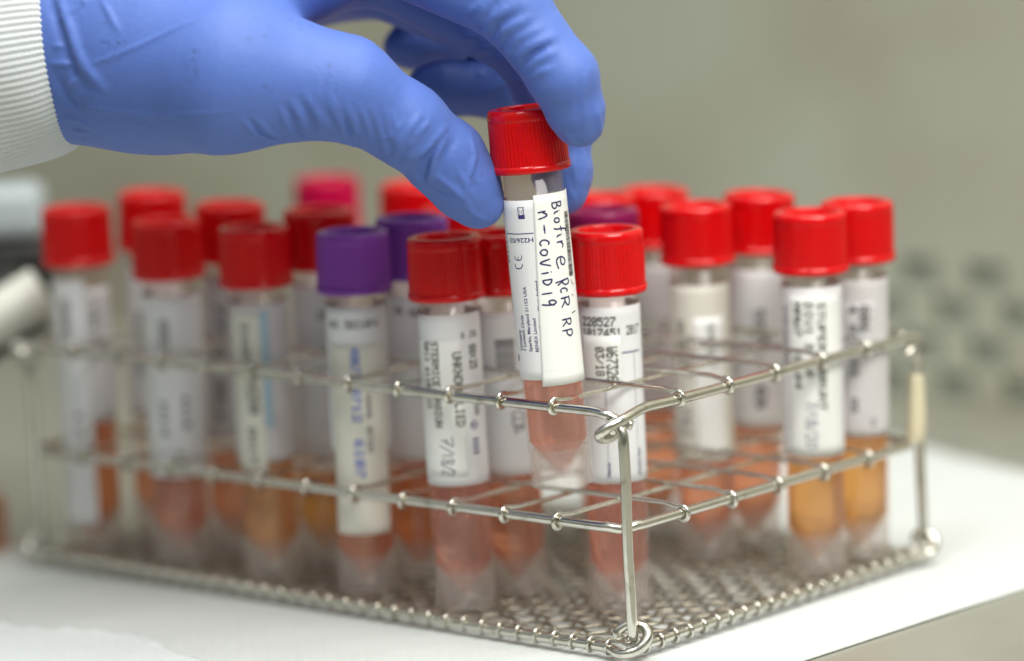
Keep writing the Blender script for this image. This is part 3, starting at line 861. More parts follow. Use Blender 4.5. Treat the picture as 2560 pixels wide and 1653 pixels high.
p.build('barcode', M['ink_grey'], lab)
p = Print(RL + 0.10)
for ch, z1, z0 in (('C', 52, 50), ('O', 50, 48), ('P', 48, 46)): p.pen(ch, (1.0, z0 - 1, 4.6, z1 - 0.6), 0 if ch == 'P' else -90, 0.4)
p.build('handwriting', M['ink_grey'], lab)
t = tube('U', 'red', 'coral', 30, 'red capped tube showing beneath the gloved thumb, deep inside the rack')
base_label(t, -20.0, 20.0, 34.0, 79.0)
t = tube('K', 'red', 'coral', 30, 'bright red capped tube beyond the second purple tube, left of the gloved thumb')
base_label(t, -20.0, 20.0, 34.0, 79.0)
t = tube('J', 'crimson', 'coral', 30, 'crimson capped tube farthest back in the rack, above the tubes behind the purple cap')
base_label(t, -20.0, 20.0, 34.0, 79.0, 'label_grey')
t = tube('N', 'plum', 'coral', 30, 'plum capped tube right behind the tube printed W67326')
base_label(t, -20.0, 20.0, 34.0, 79.0)
t = tube('V', 'red', 'coral', 30, 'red capped tube behind the plum capped tube')
base_label(t, -20.0, 20.0, 34.0, 79.0)
t = tube('O', 'red', 'coral', 36, 'red capped back row tube just right of the plum one, plain white label')
lab = base_label(t, -20.0, 20.0, 36.0, 79.0, 'label_grey')
code_block(lab, RL + 0.10, [('20 14', (-5.0, 50, -2.0, 62), -90)], 'ink_grey', 18)
t = tube('P', 'red', 'coral', 31, 'red capped tube in the middle of the right half, label with a yellowish top band')
lab = base_label(t, -20.0, 20.0, 28.0, 78.0, 'label_cream')
st = wrap_sheet(t, 'sticker', RL + 0.14, 0.06, -2.5, 6.5, 28.0, 69.0, M['label_flag'])
p = Print(RL + 0.24); p.dots('640127', (1.6, 55, 3.6, 67), -90); p.build('printed_text', M['ink_olive'], st)
code_block(lab, RL + 0.10, [('68 2214', (-7.6, 55, -5.0, 68), -90), ('77 01', (-5.0, 52, -3.2, 64), -90)], 'ink_black', 19)
p = Print(RL + 0.11)
for ch, z1, z0 in (('7', 44, 41), ('8', 41, 38), ('2', 38, 35)): p.pen(ch, (-7.4, z0, -4.2, z1), -90, 0.4)
p.build('handwriting', M['ink_pen'], lab)
t = tube('Q', 'red', 'coral', 34, 'red capped back row tube between the two pairs of right hand tubes')
lab = base_label(t, -20.0, 20.0, 34.0, 79.0, 'label')
code_block(lab, RL + 0.10, [('5518', (-1.6, 56, 1.4, 68), -90), ('2', (2, 57, 4, 61), -90), ('0', (-0.6, 40, 2.4, 46), -90)], 'ink_grey', 20)
t = tube('R', 'red', 'amber', 38, 'red capped tube at the right end, three columns of dot print, amber liquid')
lab = base_label(t, -20.0, 20.5, 33.0, 80.0)
p = Print(RL + 0.10)
for k in range(34): p.rect(-10.6, 58.0 + k * 0.5, -8.0, 58.0 + k * 0.5 + random.choice((0.18, 0.28)))
p.build('barcode', M['ink_grey'], lab)
st = wrap_sheet(t, 'sticker', RL + 0.14, 0.06, -7.4, 8.0, 33.6, 78.0, M['label_flag'])
code_block(st, RL + 0.24, [('MMW7 18 04', (-5.9, 52, -3.7, 76), -90), ('DIV1 B 50', (-2.7, 55.5, -0.4, 76), -90), ('STUPERS BRUNT', (0.9, 46, 3.1, 76), -90)], 'ink_olive', 21)
p = Print(RL + 0.24)
for ch, z1, z0 in (('7', 48.5, 46.8), ('/', 47, 44.8), ('1', 45.4, 43.6), ('8', 43.8, 41.4), ('/', 41.8, 39.4), ('2', 39.6, 37.6), ('0', 37.4, 35.6)): p.pen(ch, (-2.8, z0, 0.2, z1), -90, 0.32)
p.build('handwriting', M['ink_pen'], st)
t = tube('S', 'red', 'amber', 38, 'rightmost red capped tube at the back corner, narrow label over amber liquid')
lab = base_label(t, -20.0, 20.0, 35.0, 79.0, 'label_grey')
st = wrap_sheet(t, 'sticker', RL + 0.14, 0.06, -5.4, 4.0, 58.0, 73.0, M['label_grey'])
code_block(st, RL + 0.24, [('4 827', (-3.4, 59, -1.0, 72), -90), ('806 9', (-0.4, 59, 2.4, 72), -90)], 'ink_black', 22)
code_block(lab, RL + 0.10, [('2026', (-3.4, 52, -0.8, 58), -90), ('88', (-3, 42, -1, 46), -90), ('O', (2.6, 38, 4, 40), -90)], 'ink_grey', 23)

# ------------------------------------------------------------------ things on the bench at the far left
M['dev_blue'] = principled('pale_blue_casing', (0.36, 0.41, 0.43), 0.4)
M['dev_black'] = principled('black_rubber', (0.012, 0.012, 0.012), 0.5)
M['dev_white'] = principled('white_casing', (0.78, 0.79, 0.72), 0.35)
M['pale_pink'] = liquid_mat('pale_pink_liquid', (0.95, 0.72, 0.62), (0.9, 0.55, 0.42))

dev = thing('dispensing_device', 'white and black lab device with pale blue head at the left edge behind the rack', 'lab device', (-0.205, 0.225, -0.0040))
DO = np.array([-205.0, 225.0, -4.0])
def dev_part(name, pts, rads, material, seg=28):
    P = [(np.array(p) - DO) * MM for p in pts]
    return Sweep().add(P, 0, seg, rad=[r * MM for r in rads]).build(name, material, dev)
dev_part('barrel', [(-193.1, 169.0, 58.7), (-163.3, 171.6, 74.5)], [7.6, 7.6], M['dev_white'])
dev_part('body', [(-195.7, 188.9, 56.7), (-169.1, 191.3, 70.8)], [12.2, 12.2], M['dev_black'])
head_o = np.array([-167.7, 221.4, 99.5]) - DO
bm = bmesh.new(); box_bm(bm, (head_o[0] - 45) * MM, head_o[0] * MM, (head_o[1] - 2) * MM, (head_o[1] + 20) * MM, (head_o[2] - 16.5) * MM, head_o[2] * MM)
bm_obj('head', bm, M['dev_blue'], dev, 0.004, True)
bm = bmesh.new(); box_bm(bm, (head_o[0] - 45) * MM, (head_o[0] + 3) * MM, (head_o[1] - 1) * MM, (head_o[1] + 17) * MM, (head_o[2] - 36) * MM, (head_o[2] - 17) * MM)
bm_obj('collar', bm, M['dev_black'], dev, 0.003, True)
bm = bmesh.new(); box_bm(bm, -0.050, -0.030, -0.010, 0.012, 0.0, 0.050)
bm_obj('stand', bm, M['dev_black'], dev, 0.002, True)
bottle = thing('stand_in_bottle', 'low bottle of pale pink liquid added left of the rack, stand-in for a pinkish blur', 'bottle', (-0.1915, 0.178, -0.0040))  # made-up bottle, added in place of a pinkish blur at the left edge
v, f, mi = lathe([(0, 0.2), (11, 0.2), (12.5, 1.5), (12.5, 17), (11, 20), (6, 21.5), (6, 25)], 40)
link('bottle_body', mesh_from('bottle_body', v, f), M['plastic'], bottle)
v, f, mi = lathe([(0, 1.0), (11.5, 1.0), (12.2, 2), (12.2, 15), (0, 15)], 40)
link('liquid', mesh_from('liquid', v, f), M['pale_pink'], bottle)
v, f, mi = lathe([(6.4, 21.6), (7.2, 21.8), (7.2, 28), (6.5, 28.8), (0, 28.8)], 40)
link('cap', mesh_from('cap', v, f), M['dev_white'], bottle)


# ------------------------------------------------------------------ the gloved hand
HAND = {  # tapered segments, millimetres: (x, y, z, radius) at either end
    'palm': [((-192.50,40.09,155.15,27.91), (-141.72,39.01,160.85,23.18)),
        ((-141.72,39.01,160.85,23.18), (-131.63,37.86,160.02,24.27)),
        ((-131.63,37.86,160.02,24.27), (-112.53,34.56,158.51,27.31)),
        ((-118.20,39.33,162.80,20.06), (-55.82,37.31,181.08,10.87)),
        ((-119.36,54.69,163.70,20.33), (-58.82,57.81,176.34,11.08)),
        ((-120.74,69.30,160.14,18.89), (-63.03,77.29,171.60,10.59)),
        ((-121.69,78.91,156.98,17.33), (-67.27,94.86,167.49,9.36))],
    'thumb': [((-116.46,26.07,156.21,23.69), (-96.18,15.31,152.46,20.74)),
        ((-96.18,15.31,152.46,20.74), (-65.85,14.35,146.69,12.88)),
        ((-65.85,14.35,146.69,12.88), (-50.63,18.67,136.10,10.10)),
        ((-50.63,18.67,136.10,10.10), (-40.74,24.06,125.87,9.72)),
        ((-40.74,24.06,125.87,9.72), (-35.61,24.77,117.94,8.19)),
        ((-35.61,24.77,117.94,8.19), (-32.72,25.04,113.51,5.98))],
    'index': [((-55.82,37.31,181.08,10.87), (-22.32,17.41,165.09,9.39)),
        ((-22.32,17.41,165.09,9.39), (-9.79,13.35,146.80,8.51)),
        ((-9.79,13.35,146.80,8.51), (-7.02,14.84,137.50,7.00)),
        ((-7.02,14.84,137.50,7.00), (-6.17,15.29,134.10,5.47))],
    'middle': [((-58.82,57.81,176.34,11.08), (-17.68,45.59,151.70,9.43)),
        ((-17.68,45.59,151.70,9.43), (-11.13,44.21,131.20,8.55)),
        ((-11.13,44.21,131.20,8.55), (-10.88,41.99,117.86,7.42)),
        ((-10.88,41.99,117.86,7.42), (-10.45,40.21,113.31,5.39))],
    'ring': [((-63.03,77.29,171.60,10.59), (-19.66,72.92,151.43,8.74)),
        ((-19.66,72.92,151.43,8.74), (-26.05,73.78,138.35,8.07)),
        ((-26.05,73.78,138.35,8.07), (-41.56,69.89,139.30,7.12)),
        ((-41.56,69.89,139.30,7.12), (-45.55,69.99,139.94,5.52))],
    'little': [((-67.27,94.86,167.49,9.36), (-31.42,99.41,158.31,7.29)),
        ((-31.42,99.41,158.31,7.29), (-35.98,99.99,149.63,6.59)),
        ((-35.98,99.99,149.63,6.59), (-49.53,95.76,148.57,5.87)),
        ((-49.53,95.76,148.57,5.87), (-52.45,94.75,148.58,4.92))],
}

WRINKLES = [  # creases of the glove: centre line (mm), height, width
    ([(-136.6, 13.2, 172.7), (-136.0, 12.1, 170.9), (-135.3, 11.0, 169.2), (-134.7, 9.9, 167.5), (-134.1, 9.0, 165.8), (-133.6, 8.4, 164.4), (-133.2, 7.8, 162.9), (-132.7, 7.3, 161.5), (-132.3, 6.9, 160.0), (-131.4, 6.3, 158.1), (-130.5, 5.8, 156.1), (-129.4, 5.4, 154.8), (-128.4, 5.1, 153.5), (-127.4, 5.0, 152.2), (-126.4, 4.9, 150.9)], 1.75, 1.36),
    ([(-138.4, 13.8, 172.7), (-137.9, 12.8, 171.2), (-137.4, 11.9, 169.6), (-136.9, 11.1, 168.1), (-136.4, 10.4, 166.6), (-136.0, 9.7, 165.0), (-135.4, 9.0, 163.2), (-134.9, 8.4, 161.4), (-134.4, 7.9, 159.6), (-133.9, 7.6, 158.0), (-133.5, 7.4, 156.5), (-133.1, 7.3, 154.9), (-132.3, 7.1, 153.5), (-131.6, 6.9, 152.2), (-130.9, 6.9, 150.9)], -1.40, 1.53),
    ([(-130.5, 5.8, 156.1), (-128.9, 5.1, 156.6), (-127.3, 4.4, 157.2), (-125.8, 3.9, 157.7), (-124.2, 3.5, 158.2), (-122.5, 3.0, 158.8), (-120.8, 2.5, 159.4), (-119.1, 2.1, 160.1), (-117.4, 1.7, 160.7), (-115.6, 1.4, 161.3), (-114.2, 1.2, 161.9), (-112.7, 1.0, 162.6), (-111.3, 0.8, 163.2), (-109.8, 0.6, 163.8), (-108.4, 0.4, 164.4), (-107.0, 0.3, 165.0), (-105.5, 0.2, 165.6), (-103.9, 0.1, 166.2), (-102.3, 0.0, 166.7), (-100.7, 0.1, 167.3), (-99.1, 0.2, 167.8), (-97.6, 0.5, 168.3)], 0.56, 0.64),
    ([(-139.1, 10.3, 156.8), (-137.4, 9.5, 156.8), (-135.6, 8.5, 156.8), (-133.8, 7.5, 156.8), (-132.1, 6.6, 156.8)], 0.88, 0.77),
    ([(-135.1, 9.3, 150.8), (-133.7, 8.2, 151.9), (-132.4, 7.2, 153.0), (-131.0, 6.3, 154.1)], 0.88, 0.77),
    ([(-125.4, 9.0, 172.5), (-124.5, 7.7, 171.0), (-123.6, 6.6, 169.5), (-122.8, 5.7, 167.9), (-122.0, 4.8, 166.4), (-121.1, 4.0, 164.9)], 0.61, 0.77),
    ([(-137.4, 13.5, 145.3), (-135.6, 12.3, 145.2), (-133.8, 11.2, 145.1), (-132.0, 10.1, 145.1), (-130.3, 9.1, 145.0), (-128.5, 8.2, 144.9), (-126.8, 7.6, 144.8), (-125.0, 6.9, 144.6), (-123.3, 6.4, 144.4), (-121.6, 5.8, 144.2), (-119.8, 5.2, 144.0), (-118.1, 4.6, 143.8), (-116.4, 4.0, 143.6), (-114.7, 3.3, 143.3), (-112.9, 2.5, 143.2), (-111.2, 1.3, 143.3), (-109.5, 0.2, 143.4), (-107.8, -0.9, 143.5), (-106.1, -2.0, 143.7), (-104.4, -2.9, 143.8), (-102.7, -3.6, 143.8), (-101.0, -4.1, 143.9), (-99.4, -4.4, 143.9), (-97.7, -4.6, 144.0), (-96.1, -4.5, 144.0), (-94.5, -4.3, 143.9), (-92.9, -4.1, 143.9)], 0.35, 0.59),
    ([(-137.8, 10.2, 153.2), (-137.2, 10.2, 151.8), (-136.6, 10.4, 150.4), (-136.0, 10.6, 148.9), (-135.5, 10.9, 147.5), (-133.9, 10.6, 146.2), (-132.4, 10.4, 145.0)], -1.05, 1.36),
    ([(-137.6, 10.8, 150.8), (-136.2, 10.3, 150.0), (-134.8, 9.7, 149.2)], 0.53, 0.68),
    ([(-137.1, 15.7, 142.2), (-135.4, 14.7, 142.1), (-133.7, 13.7, 141.9), (-132.4, 13.6, 141.1), (-131.2, 13.6, 140.2), (-129.9, 13.7, 139.3)], 0.70, 0.85),
    ([(-135.6, 18.8, 138.6), (-133.7, 17.6, 138.4), (-131.8, 16.3, 138.3)], 0.70, 0.85),
    ([(-130.7, 10.5, 171.8), (-129.0, 10.4, 172.5)], 0.70, 0.85),
    ([(-138.1, 11.4, 167.8), (-136.5, 10.9, 168.1), (-134.8, 10.4, 168.5), (-133.4, 10.3, 169.5), (-132.1, 10.2, 170.5), (-130.7, 10.3, 171.4)], 0.53, 0.68),
    ([(-138.0, 9.8, 161.2), (-136.3, 9.1, 161.4), (-134.7, 8.3, 161.6)], 0.61, 0.77),
    ([(-90.8, -2.3, 141.2), (-89.4, -0.6, 139.4), (-88.1, 1.5, 137.5), (-86.7, 2.7, 136.9), (-85.4, 4.1, 136.2), (-84.0, 5.6, 135.5), (-82.6, 7.5, 134.8)], 0.63, 0.64),
    ([(-87.7, -1.7, 141.8), (-86.8, -0.6, 140.5), (-85.9, 0.8, 139.1), (-85.0, 2.5, 137.6), (-83.4, 4.2, 136.6), (-81.9, 6.1, 135.6), (-80.3, 8.6, 134.5)], 0.63, 0.64),
    ([(-81.7, -1.0, 144.2), (-81.1, 0.0, 142.2), (-80.5, 1.4, 140.2), (-79.9, 3.3, 138.1), (-78.6, 4.9, 136.9), (-77.3, 6.9, 135.6), (-76.1, 10.8, 134.0)], 0.63, 0.64),
    ([(-78.5, -0.8, 145.6), (-77.9, -0.2, 144.1), (-77.3, 0.5, 142.6), (-76.7, 1.4, 141.0), (-76.2, 2.6, 139.4), (-75.6, 4.2, 137.8), (-74.5, 5.9, 136.4), (-73.3, 8.2, 134.9)], 0.63, 0.64),
    ([(-74.9, -0.4, 147.3), (-74.2, -0.0, 145.8), (-73.5, 0.5, 144.2), (-72.9, 1.1, 142.5), (-72.2, 1.9, 140.9), (-71.6, 2.9, 139.2), (-70.9, 4.3, 137.5), (-69.7, 6.0, 136.0), (-68.6, 8.5, 134.4)], 0.63, 0.64),
    ([(-69.6, 0.4, 145.4), (-68.9, 0.7, 143.8), (-68.2, 1.2, 142.3), (-67.5, 1.9, 140.6), (-66.9, 2.9, 139.0), (-66.2, 4.2, 137.3), (-65.5, 5.8, 135.7), (-64.7, 8.0, 134.0), (-64.0, 11.6, 132.1)], 0.63, 0.64),
    ([(-72.4, 0.9, 143.1), (-71.7, 1.5, 141.8), (-70.9, 2.2, 140.4), (-70.2, 3.0, 139.0), (-69.4, 4.2, 137.6), (-68.7, 5.9, 136.1), (-67.5, 7.8, 134.6), (-66.4, 10.7, 133.0)], 0.63, 0.64),
    ([(-65.0, 1.1, 142.8), (-64.4, 1.8, 141.2), (-63.9, 2.7, 139.6), (-63.3, 3.8, 137.9), (-62.7, 5.3, 136.2), (-62.0, 7.2, 134.5), (-61.3, 9.6, 132.7), (-60.6, 12.5, 130.8)], 0.63, 0.64),
    ([(-89.2, -2.0, 141.5), (-88.3, -0.9, 140.2), (-87.4, 0.4, 138.9), (-86.5, 2.0, 137.6), (-84.9, 3.7, 136.6), (-83.2, 5.8, 135.6), (-81.5, 8.3, 134.5)], -0.61, 0.64),
    ([(-80.1, -0.9, 144.9), (-79.5, -0.1, 143.2), (-78.8, 0.9, 141.5), (-78.2, 2.1, 139.7), (-77.6, 3.8, 137.9), (-76.4, 5.5, 136.6), (-75.3, 7.9, 135.2)], -0.61, 0.64),
    ([(-76.5, -0.6, 146.3), (-75.9, -0.0, 144.6), (-75.2, 0.7, 142.9), (-74.5, 1.6, 141.2), (-73.9, 2.8, 139.4), (-73.3, 4.4, 137.6), (-72.1, 6.0, 136.2), (-71.0, 8.6, 134.6)], -0.61, 0.64),
    ([(-67.7, 0.8, 143.7), (-67.0, 1.2, 142.3), (-66.3, 1.8, 140.8), (-65.6, 2.6, 139.4), (-65.0, 3.7, 137.9), (-64.3, 5.1, 136.3), (-63.7, 6.9, 134.7), (-63.0, 9.4, 133.0)], -0.61, 0.64),
    ([(-70.9, 0.2, 149.4), (-71.5, 0.1, 147.6), (-72.1, 0.2, 145.8), (-72.8, 0.6, 144.0), (-72.5, 1.2, 142.3), (-72.2, 2.0, 140.6), (-72.0, 3.2, 138.9), (-72.4, 5.4, 136.7), (-72.9, 10.1, 134.2)], 0.53, 0.59),
    ([(-68.9, 0.3, 147.0), (-68.3, 0.5, 145.3), (-67.6, 0.8, 143.7), (-66.9, 1.3, 142.0), (-66.2, 2.0, 140.3), (-66.3, 3.3, 138.4), (-66.3, 5.1, 136.4), (-66.5, 7.9, 134.3)], 0.61, 0.68),
    ([(-64.5, 0.9, 143.5), (-64.0, 1.5, 141.9), (-63.5, 2.4, 140.2), (-63.0, 3.5, 138.4), (-63.4, 5.1, 136.4), (-63.8, 7.5, 134.3), (-64.3, 13.4, 131.7)], 0.70, 0.68),
    ([(-61.5, 1.7, 143.3), (-61.1, 2.3, 141.7), (-60.7, 3.1, 140.1), (-60.2, 4.1, 138.5), (-59.8, 5.3, 136.9), (-59.7, 6.8, 135.0), (-59.6, 8.8, 133.1), (-59.5, 11.2, 131.1)], 0.79, 0.72),
    ([(-58.5, 3.1, 142.6), (-58.1, 3.8, 140.9), (-57.7, 4.6, 139.2), (-57.3, 5.6, 137.5), (-57.0, 6.6, 135.8), (-56.6, 7.6, 134.1), (-56.3, 8.7, 132.3), (-56.0, 10.0, 130.5), (-55.7, 11.8, 128.7), (-55.4, 15.0, 126.7)], 0.79, 0.77),
    ([(-53.7, 6.0, 140.8), (-53.4, 6.3, 139.0), (-53.0, 6.6, 137.2), (-52.7, 7.1, 135.3), (-52.4, 7.7, 133.4), (-52.7, 8.4, 131.9), (-53.1, 9.5, 130.2), (-53.5, 11.1, 128.5), (-53.9, 13.5, 126.7)], 0.88, 0.77),
    ([(-46.7, 8.6, 139.2), (-47.8, 7.9, 138.0), (-49.0, 7.5, 136.7), (-50.1, 7.4, 135.3), (-51.0, 7.6, 133.8), (-51.8, 8.2, 132.2), (-52.7, 9.2, 130.5), (-53.8, 10.8, 128.9), (-55.0, 13.5, 127.3)], 1.31, 0.94),
    ([(-47.3, 8.1, 136.3), (-47.9, 8.0, 134.9), (-48.6, 8.1, 133.5), (-49.3, 8.4, 132.0), (-50.5, 10.0, 129.1), (-49.0, 11.5, 127.2)], 1.22, 0.85),
    ([(-40.6, 12.8, 135.4), (-41.7, 11.5, 134.2), (-42.9, 10.8, 132.9), (-44.0, 10.4, 131.5), (-45.3, 10.1, 130.6), (-46.7, 10.1, 129.7), (-48.0, 10.4, 128.7), (-49.4, 11.1, 127.7)], 1.22, 1.02),
    ([(-40.8, 12.4, 132.7), (-41.5, 12.0, 131.4), (-42.3, 11.8, 130.1), (-43.1, 11.8, 128.7), (-43.8, 12.1, 127.3), (-44.3, 12.7, 125.5), (-44.8, 13.6, 123.7), (-45.3, 14.8, 121.9), (-45.8, 16.6, 120.0)], 1.22, 1.02),
    ([(-42.3, 11.1, 133.3), (-43.3, 10.7, 131.7), (-44.3, 10.8, 130.0), (-45.4, 11.3, 128.3), (-45.8, 12.1, 126.7), (-46.3, 13.1, 125.1), (-46.8, 14.3, 123.5), (-47.3, 15.8, 121.8)], -1.22, 1.02),
    ([(-34.0, 19.0, 132.8), (-33.8, 17.7, 131.1), (-33.5, 16.9, 129.3), (-33.3, 16.6, 127.4), (-33.8, 15.9, 125.8), (-34.4, 15.4, 124.1), (-34.9, 15.1, 122.5), (-35.6, 15.1, 120.3), (-36.3, 15.3, 118.1), (-36.0, 15.8, 116.4), (-35.6, 16.5, 114.7), (-35.2, 17.5, 112.9)], 0.88, 0.77),
    ([(-44.4, 13.4, 124.0), (-43.1, 13.8, 122.7), (-41.8, 14.3, 121.5), (-40.4, 14.8, 120.3), (-39.1, 15.1, 119.1), (-37.8, 15.4, 117.7), (-36.6, 15.7, 116.4), (-35.3, 16.3, 115.1)], 0.96, 0.77),
    ([(-49.1, 13.8, 124.9), (-47.9, 14.8, 123.4), (-46.7, 15.3, 121.9), (-45.4, 15.9, 120.5), (-43.7, 16.0, 119.4), (-42.1, 16.0, 118.4), (-40.4, 16.0, 117.4)], -0.79, 0.94),
    ([(-52.4, 17.1, 124.3), (-51.4, 12.4, 126.6), (-50.5, 10.3, 128.6), (-49.2, 9.6, 129.7), (-48.0, 9.3, 130.6)], 0.88, 0.77),
    ([(-55.2, 5.0, 141.8), (-55.1, 5.5, 139.9), (-54.9, 6.1, 138.0), (-54.8, 6.7, 136.1), (-53.8, 7.3, 134.3), (-52.9, 8.0, 132.6), (-51.9, 8.9, 130.9)], 0.53, 0.68),
    ([(-50.6, 11.5, 127.3), (-49.6, 13.6, 125.3), (-48.7, 15.4, 123.2), (-47.8, 16.6, 121.3)], 0.70, 0.77),
    ([(-38.0, 13.8, 124.8), (-37.3, 14.3, 123.1), (-36.6, 14.7, 121.4), (-35.9, 15.1, 119.7), (-34.8, 15.6, 117.8), (-33.7, 16.4, 115.8)], 0.53, 0.77),
    ([(-50.7, 7.0, 138.2), (-52.2, 6.8, 136.7), (-53.6, 7.1, 135.2), (-55.1, 7.3, 134.4), (-56.5, 7.9, 133.6)], 0.61, 0.68),
    ([(-44.5, 9.6, 137.6), (-45.7, 8.7, 136.2), (-47.0, 8.3, 134.7)], 0.61, 0.68),
    ([(-38.4, 14.1, 132.0), (-39.3, 13.3, 130.7), (-40.2, 12.8, 129.3), (-41.0, 12.6, 127.9), (-41.5, 12.8, 125.7), (-42.0, 13.5, 123.4)], -0.70, 1.02),
    ([(-37.7, 16.1, 115.6), (-36.3, 16.7, 114.3), (-34.9, 17.5, 112.9), (-33.5, 18.5, 111.5), (-31.9, 19.4, 110.5), (-30.4, 21.2, 109.3)], 0.53, 0.77),
    ([(-33.3, 13.4, 164.2), (-30.8, 10.9, 165.7), (-28.7, 9.7, 167.7)], 0.96, 1.02),
    ([(-31.4, 13.6, 161.0), (-30.4, 11.2, 162.8), (-29.3, 9.8, 164.6), (-27.6, 8.7, 166.2), (-26.0, 8.3, 167.7)], 1.05, 1.10),
    ([(-30.2, 11.1, 162.5), (-28.9, 9.6, 164.2), (-27.7, 8.7, 165.8), (-26.4, 8.2, 166.7), (-25.2, 8.0, 167.7)], -0.88, 0.94),
    ([(-29.1, 12.2, 159.4), (-28.1, 9.9, 161.2), (-27.0, 8.6, 163.0), (-25.5, 7.8, 164.0), (-24.0, 7.3, 165.1), (-22.5, 7.3, 166.0)], 0.96, 1.02),
    ([(-26.5, 11.9, 156.5), (-25.5, 9.6, 158.2), (-24.4, 8.3, 159.7), (-22.9, 7.6, 160.5), (-21.4, 7.2, 161.3), (-19.9, 7.1, 162.0), (-18.4, 7.3, 162.7)], 1.05, 1.10),
    ([(-27.6, 11.8, 158.0), (-26.6, 9.5, 159.7), (-25.5, 8.3, 161.4), (-23.8, 7.5, 162.4), (-22.0, 7.1, 163.4), (-20.3, 7.2, 164.4)], -0.88, 0.94),
    ([(-22.0, 10.0, 151.9), (-20.8, 8.2, 153.2), (-19.5, 7.3, 154.5), (-18.3, 6.7, 155.6), (-16.7, 6.4, 156.3), (-15.1, 6.5, 156.9), (-13.5, 6.8, 157.5), (-11.9, 7.5, 158.0)], 1.05, 1.19),
    ([(-23.9, 10.6, 154.4), (-22.4, 8.5, 156.1), (-21.0, 7.5, 157.7), (-19.5, 7.0, 158.3), (-18.0, 6.8, 159.0), (-16.5, 7.0, 159.6), (-14.9, 7.4, 160.2)], 0.70, 1.10),
    ([(-19.4, 8.6, 149.4), (-17.9, 7.1, 150.9), (-16.5, 6.3, 152.2), (-15.0, 5.9, 152.9), (-13.6, 5.8, 153.6), (-12.1, 6.0, 154.2)], 1.40, 1.19),
    ([(-20.1, 8.9, 150.4), (-18.7, 7.3, 152.1), (-17.2, 6.5, 153.6), (-15.4, 6.1, 154.6), (-13.6, 6.2, 155.5)], -1.22, 1.02),
    ([(-18.3, 8.2, 147.2), (-16.3, 6.2, 148.9), (-14.7, 5.4, 149.5), (-13.1, 4.9, 150.1)], 0.88, 0.94),
    ([(-3.7, 6.7, 149.0), (-4.1, 6.0, 147.2), (-4.4, 5.9, 145.4), (-4.8, 6.1, 143.5), (-5.2, 6.5, 141.6), (-5.2, 6.9, 139.7), (-5.1, 7.1, 137.7), (-5.1, 7.7, 135.8), (-5.1, 8.6, 133.8)], 0.53, 0.85),
    ([(-7.0, 4.5, 146.6), (-7.4, 4.6, 144.9), (-7.9, 5.0, 143.1), (-8.4, 5.7, 141.2), (-8.8, 6.4, 139.4)], 0.39, 0.85),
    ([(-1.7, 9.2, 138.7), (-1.5, 9.5, 137.1), (-1.4, 10.3, 135.4), (-1.3, 11.3, 133.7), (-1.1, 13.3, 131.8)], 0.88, 0.85),
    ([(-10.6, 9.9, 133.1), (-9.1, 10.4, 131.4), (-7.6, 12.0, 129.5), (-5.7, 12.4, 129.2)], 0.53, 0.85),
    ([(-5.2, 37.5, 124.7), (-5.0, 37.2, 122.5), (-4.8, 36.9, 120.2), (-5.2, 36.4, 118.6), (-5.7, 36.1, 116.9), (-6.1, 36.0, 115.2), (-6.5, 35.9, 113.5)], 0.61, 0.68),
    ([(-8.1, 35.4, 123.9), (-8.0, 35.0, 122.1), (-7.9, 34.7, 120.2), (-7.8, 34.7, 118.4), (-7.6, 34.8, 116.5)], 0.53, 0.77),
    ([(-10.1, 34.1, 116.7), (-9.3, 34.4, 115.0), (-8.6, 34.7, 113.3), (-7.9, 35.7, 111.5)], 0.44, 0.77),
    ([(-32.0, 65.5, 142.6), (-30.4, 66.4, 143.9)], 0.70, 1.02),
    ([(-28.9, 44.6, 147.6), (-27.3, 40.6, 148.8), (-25.7, 38.7, 149.8)], 0.70, 1.02),
    ([(-24.2, 11.9, 153.3), (-22.7, 9.3, 154.4)], 0.70, 1.02),
    ([(-37.8, 94.2, 144.6), (-36.0, 94.0, 145.1)], 0.61, 1.02),
    ([(-33.7, 45.7, 150.4), (-31.9, 42.5, 151.2), (-30.4, 40.8, 151.8), (-28.8, 39.6, 152.3), (-27.3, 38.7, 152.9)], 0.61, 1.02),
    ([(-35.8, 42.1, 155.1), (-33.8, 40.8, 155.5), (-31.7, 39.7, 155.9)], 0.53, 1.02),
    ([(-29.6, 13.4, 158.9), (-27.6, 10.3, 159.7)], 0.53, 1.02),
    ([(-29.3, 64.7, 138.0), (-27.8, 64.7, 139.0), (-26.4, 64.8, 140.1), (-25.0, 64.9, 141.1)], 0.53, 1.02),
    ([(-22.9, 39.4, 144.0), (-20.9, 37.5, 144.4)], 0.53, 1.02),
]

